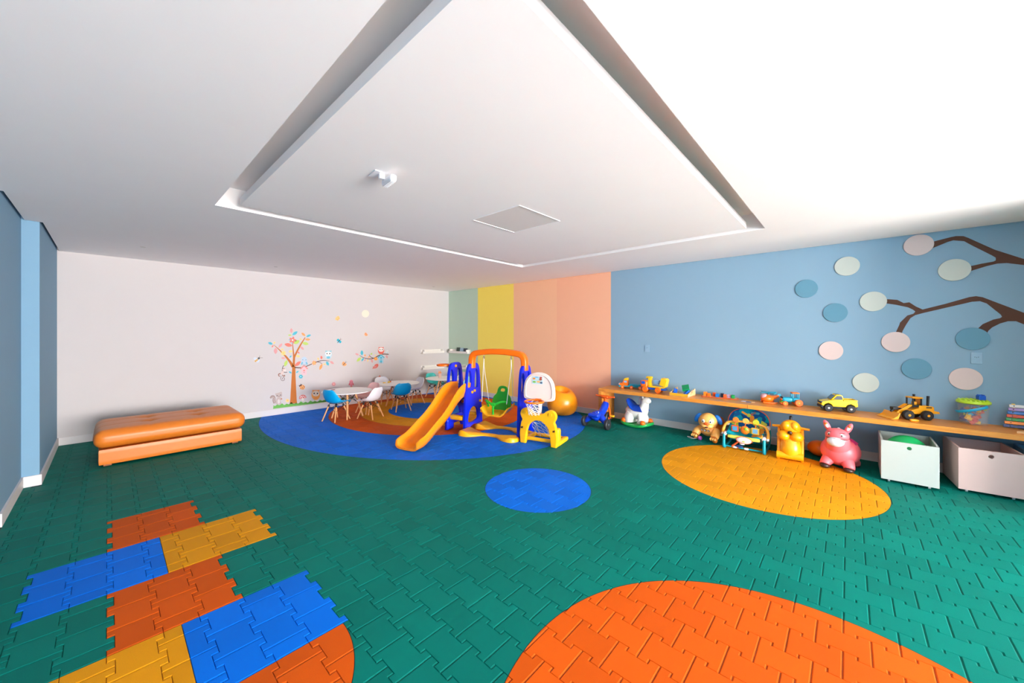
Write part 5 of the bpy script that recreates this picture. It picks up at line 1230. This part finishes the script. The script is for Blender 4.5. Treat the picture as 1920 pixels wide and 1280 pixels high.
# grass
gp = [(302, 1200)] + [(308 + 14 * k, 1160 - (308 + 14 * k - 308) * .098 + 9 * math.sin(k * 1.7) + 5 * math.sin(k * .8)) for k in range(64)] + [(1200, 1062), (1200, 1072)]
o = flat('grass_sticker', gp + [(760, 1142)], (110, 184, 84), None, 0); tag(o, 'long green grass strip sticker above the baseboard', 'wall sticker')
def owl(label, u, v, s, body, face, belly, brow):
    o = sticker('owl_sticker', label); b = flat('body', oval(u, v, 40 * s, 46 * s), body, o, 1)
    flat('brow', [(u - 34 * s, v - 44 * s), (u - 26 * s, v - 46 * s), (u, v - 42 * s), (u + 26 * s, v - 46 * s), (u + 36 * s, v - 48 * s), (u + 32 * s, v - 34 * s), (u - 30 * s, v - 32 * s)], brow, o, 2)
    flat('face', oval(u, v - 13 * s, 32 * s, 26 * s), face, o, 3); flat('belly', oval(u, v + 28 * s, 20 * s, 14 * s), belly, o, 2)
    for q in (-1, 1):
        flat('eye', oval(u + 15 * s * q, v - 14 * s, 6.5 * s, 7 * s, 0, 12), (52, 56, 60), o, 4); flat('foot', oval(u + 9 * s * q, v + 47 * s, 6 * s, 4 * s, 0, 10), (240, 190, 150), o, 1)
    flat('beak', [(u - 4 * s, v - 4 * s), (u + 4 * s, v - 4 * s), (u, v + 6 * s)], (236, 190, 160), o, 4); return o
owl('pale blue owl sticker sitting on the tree branch', 905, 612, 1.0, (196, 216, 224), (240, 236, 232), (110, 190, 212), (130, 196, 208))
owl('red owl sticker on the right hand branch', 1480, 566, .86, (226, 110, 96), (244, 238, 234), (226, 110, 96), (226, 120, 104))
owl('orange owl sticker standing on the grass', 768, 1048, 1.18, (246, 166, 84), (240, 226, 206), (246, 160, 76), (242, 166, 96))
owl('tiny grey owl sticker beside the red owl', 1548, 578, .42, (206, 214, 216), (232, 230, 228), (150, 200, 212), (200, 212, 214))
# birds
o = sticker('bird_sticker', 'pale blue bird sticker sitting above the pink birdhouse'); flat('body', oval(643, 672, 32, 40), (188, 208, 226), o, 1)
for q in (-1, 1): flat('wing', oval(643 + q * 26, 704, 9, 18, -.4 * q), (120, 186, 214), o, 2); flat('eye', oval(643 + q * 17, 666, 4, 4, 0, 10), (70, 80, 100), o, 3); flat('foot', oval(643 + q * 8, 722, 6, 8, 0, 10), (130, 190, 210), o, 1)
flat('beak', oval(641, 676, 6, 4, 0, 10), (244, 190, 150), o, 3)
o = sticker('bird_sticker', 'pink bird sticker above the nearest round table'); flat('body', [(1135, 905), (1140, 890), (1155, 884), (1170, 890), (1175, 905), (1174, 935), (1165, 945), (1166, 962), (1146, 962), (1146, 945), (1135, 938)], (226, 136, 152), o, 1, 3)
for q in (-1, 1): flat('wing', oval(1155 + q * 21, 930, 6, 14, -.3 * q), (212, 110, 120), o, 2); flat('eye', oval(1155 + q * 9, 906, 3.5, 3.5, 0, 8), (100, 60, 70), o, 3)
flat('foot', [(1146, 960), (1166, 960), (1167, 970), (1145, 970)], (220, 190, 70), o, 2)
o = sticker('bird_sticker', 'coral bird sticker flying below the blue birdhouse'); flat('body', [(1380, 762), (1395, 752), (1388, 738), (1402, 738), (1415, 716), (1440, 708), (1452, 722), (1446, 740), (1428, 756), (1405, 760)], (228, 118, 104), o, 1, 3); flat('wing', oval(1416, 742, 14, 8, -.5), (214, 150, 150), o, 2); flat('eye', oval(1441, 722, 3, 3, 0, 8), (90, 40, 40), o, 3)
o = sticker('bird_sticker', 'orange paper bird sticker above the white chair by the wall'); flat('body', [(1442, 850), (1462, 845), (1464, 830), (1472, 842), (1478, 854), (1450, 856)], (226, 96, 30), o, 1)
# birdhouses
def house(label, u, v, s, body, roof, dots):
    o = sticker('birdhouse_sticker', label); flat('box', [(u - 32 * s, v - 30 * s), (u, v - 56 * s), (u + 32 * s, v - 30 * s), (u + 26 * s, v + 50 * s), (u - 26 * s, v + 50 * s)], body, o, 1)
    flat('roof', [(u - 46 * s, v - 22 * s), (u, v - 66 * s), (u + 46 * s, v - 24 * s), (u + 38 * s, v - 14 * s), (u, v - 50 * s), (u - 38 * s, v - 12 * s)], roof, o, 2)
    for dv, r, c in dots: flat('hole', oval(u, v + dv * s, r * s, r * s * .8, 0, 12), c, o, 3)
house('pink birdhouse sticker hanging from the tree branch', 640, 782, .95, (238, 190, 198), (232, 140, 130), ((0, 11, (236, 140, 120)), (22, 5, (120, 80, 90))))
house('blue birdhouse sticker hanging from the right hand branch', 1480, 660, .86, (160, 206, 226), (70, 178, 202), ((-20, 12, (40, 180, 206)), (2, 5, (60, 90, 100)), (24, 12, (40, 180, 206)), (42, 6, (60, 90, 100))))
# right-hand branch with leaves
o = sticker('branch_sticker', 'leafy branch sticker right of the tree'); flat('stem', stroke([(1245, 618), (1290, 642), (1350, 655), (1400, 648), (1450, 622), (1500, 604), (1564, 606)], [2, 3, 4, 4, 5, 5, 4]), DKB, o, 0); flat('twig', stroke([(1350, 608), (1365, 632), (1395, 648)], [2, 4]), DKB, o, 0)
leaves(o, [(1238, 614, 1198, 596, 10, PINK), (1272, 618, 1270, 560, 15, TEALC), (1215, 684, 1262, 638, 15, LIME), (1266, 682, 1292, 644, 10, TEALC), (1304, 632, 1306, 604, 9, ORNG), (1298, 680, 1312, 654, 8, PINK), (1330, 686, 1342, 660, 7, YELO), (1336, 640, 1362, 628, 7, ORNG), (1364, 610, 1386, 592, 8, LIME), (1388, 698, 1374, 656, 12, PINK), (1412, 620, 1426, 610, 7, YELO), (1536, 612, 1550, 650, 10, PINK)])
f_ = flat('flower', flower(1422, 654, 20, 6, .2), (250, 164, 70), o, 2); flat('flower_centre', oval(1422, 654, 6, 6), (252, 190, 110), f_, 3)
# single flowers
for u, v, r, c, cc, l_ in ((605, 848, 24, (60, 184, 204), (190, 224, 230), 'turquoise flower sticker under the pink birdhouse'), (964, 930, 24, (226, 150, 160), (246, 200, 170), 'pink flower sticker above the blue chair'), (460, 1110, 22, (250, 208, 130), (244, 180, 100), 'yellow flower sticker between the squirrel and the trunk')):
    o = sticker('flower_sticker', l_, 'flower stickers'); flat('petals', flower(u, v, r, 6, .3), c, o, 1); flat('centre', oval(u, v, r * .3, r * .3), cc, o, 2)
o = flat('sun_sticker', flower(1310, 162, 42, 14, .08), (240, 228, 208), None, 0); tag(o, 'very pale yellow sun sticker high on the white wall', 'wall sticker')
# butterflies
def fly(label, u, v, s, rot, c, c2, bc):
    o = sticker('butterfly_sticker', label, 'butterfly stickers'); R_ = lambda a, b: (u + s * (a * math.cos(rot) - b * math.sin(rot)), v + s * (a * math.sin(rot) + b * math.cos(rot)))
    for q in (-1, 1):
        flat('wing', [R_(*p) for p in oval(-4, q * 15, 15, 13, .4 * q)], c, o, 1); flat('hind_wing', [R_(*p) for p in oval(14, q * 11, 10, 9)], c2, o, 1)
        if bc: flat('feeler', [R_(*p) for p in stroke([(-24, q * 1), (-32, q * 5), (-37, q * 10)], 1.2)], (70, 60, 64), o, 2)
    flat('body', [R_(*p) for p in oval(0, 0, 26, 3.4)], bc or c, o, 2)
fly('turquoise butterfly sticker with a dark body', 1020, 462, 1.0, 2.3, (44, 182, 204), (186, 214, 226), (40, 44, 50))
fly('orange butterfly sticker with a dark body beside the tree', 1078, 710, .95, 2.3, (246, 172, 112), (248, 184, 120), (96, 62, 44))
fly('yellow butterfly sticker highest on the white wall', 1005, 212, .95, .8, (246, 204, 130), (246, 196, 120), None)
fly('small orange butterfly sticker right of the turquoise one', 1316, 388, .7, 2.4, (246, 160, 110), (248, 180, 120), None)
# bee
o = sticker('bee_sticker', 'striped bee sticker left of the tree')
for p in (oval(108, 655, 20, 16, .5), oval(140, 676, 13, 22, .5)): flat('wing', p, (206, 218, 232), o, 1)
flat('body', oval(120, 672, 24, 11, -.6), (248, 196, 120), o, 2)
for k in range(3): flat('stripe', stroke([(106 + 14 * k, 672 - 9 * k), (114 + 14 * k, 686 - 9 * k)], 2.2), (84, 62, 50), o, 3)
flat('head', oval(147, 648, 12, 10), (74, 74, 70), o, 3)
for e in ((158, 618), (190, 643)): flat('feeler', stroke([(152, 642), e], 1.5), (90, 88, 86), o, 2)
# monkey
MK_ = (150, 104, 86); o = sticker('monkey_sticker', 'small hanging monkey sticker with a curled tail')
flat('tail', stroke([(390, 840), (386, 870), (400, 892), (422, 888), (428, 868), (416, 858), (404, 868), (410, 880)], 2.4), (110, 92, 88), o, 1)
flat('body', oval(402, 808, 16, 22, .4), (222, 200, 194), o, 2); flat('head', oval(424, 776, 22, 18, .2), (222, 196, 190), o, 3); flat('face', oval(430, 780, 13, 11), (240, 222, 216), o, 4)
flat('arm', stroke([(402, 790), (404, 760), (412, 735), (422, 728)], 3), (70, 54, 50), o, 1); flat('arm', stroke([(410, 795), (432, 802), (456, 800)], 3), (90, 66, 60), o, 1)
flat('leg', stroke([(392, 815), (368, 818), (362, 832), (374, 848)], 5), MK_, o, 1); flat('leg', stroke([(404, 828), (414, 845), (428, 832), (428, 848)], 4), MK_, o, 1); flat('hair', oval(418, 760, 10, 4), MK_, o, 4)
# ladybird
o = sticker('ladybird_sticker', 'orange spotted ladybird sticker right of the trunk'); flat('shell', oval(622, 964, 29, 26), (250, 176, 112), o, 1)
for a, b in ((610, 952), (632, 950), (622, 968), (640, 968), (606, 976), (628, 982), (644, 956)): flat('spot', oval(a, b, 4.5, 4.5, 0, 8), (84, 50, 40), o, 2)
flat('head', stroke([(588, 956), (602, 942), (618, 936)], 6), (84, 54, 48), o, 2)
for e in ((606, 922), (574, 946)): flat('feeler', stroke([(598, 944), e], 1.3), (120, 110, 110), o, 1)
# mushroom
o = sticker('mushroom_sticker', 'red spotted mushroom sticker on the grass'); flat('stem', [(612, 1082), (640, 1080), (638, 1112), (616, 1112)], (238, 228, 214), o, 1)
flat('cap', [(586, 1090), (590, 1068), (606, 1052), (628, 1046), (650, 1052), (664, 1068), (662, 1080), (640, 1084), (620, 1082), (602, 1092)], (222, 120, 112), o, 2, 2)
for a, b, r in ((608, 1066, 8), (630, 1062, 7), (648, 1072, 7), (598, 1080, 5), (622, 1076, 5)): flat('spot', oval(a, b, r, r * .8, 0, 10), (246, 240, 236), o, 3)
# squirrel
SQ, SQ2 = (196, 178, 172), (168, 146, 138); o = sticker('squirrel_sticker', 'grey squirrel sticker with a striped tail at the left end of the grass')
flat('tail', stroke([(322, 1138), (312, 1110), (314, 1085), (306, 1068), (288, 1068), (272, 1084)], [16, 16, 15, 16, 14, 8]), SQ2, o, 1); flat('tail_stripe', stroke([(322, 1132), (312, 1108), (314, 1084), (302, 1072), (286, 1078)], 4), SQ, o, 2)
flat('body', [(338, 1150), (330, 1125), (334, 1100), (346, 1082), (372, 1080), (396, 1090), (400, 1100), (384, 1106), (390, 1130), (392, 1148)], SQ, o, 2, 3); flat('belly', oval(364, 1120, 14, 24), (222, 210, 206), o, 3)
flat('head', [(330, 1050), (326, 1032), (340, 1030), (366, 1022), (394, 1014), (400, 1040), (400, 1062), (382, 1078), (348, 1076)], SQ, o, 3, 3)
for q in ((346, 1056), (384, 1050)): flat('eye', oval(*q, 5, 6, 0, 10), (60, 66, 74), o, 4)
flat('nose', oval(366, 1062, 5, 3.5, 0, 8), (70, 60, 64), o, 4); flat('acorn', oval(392, 1090, 10, 9), (190, 140, 120), o, 4)
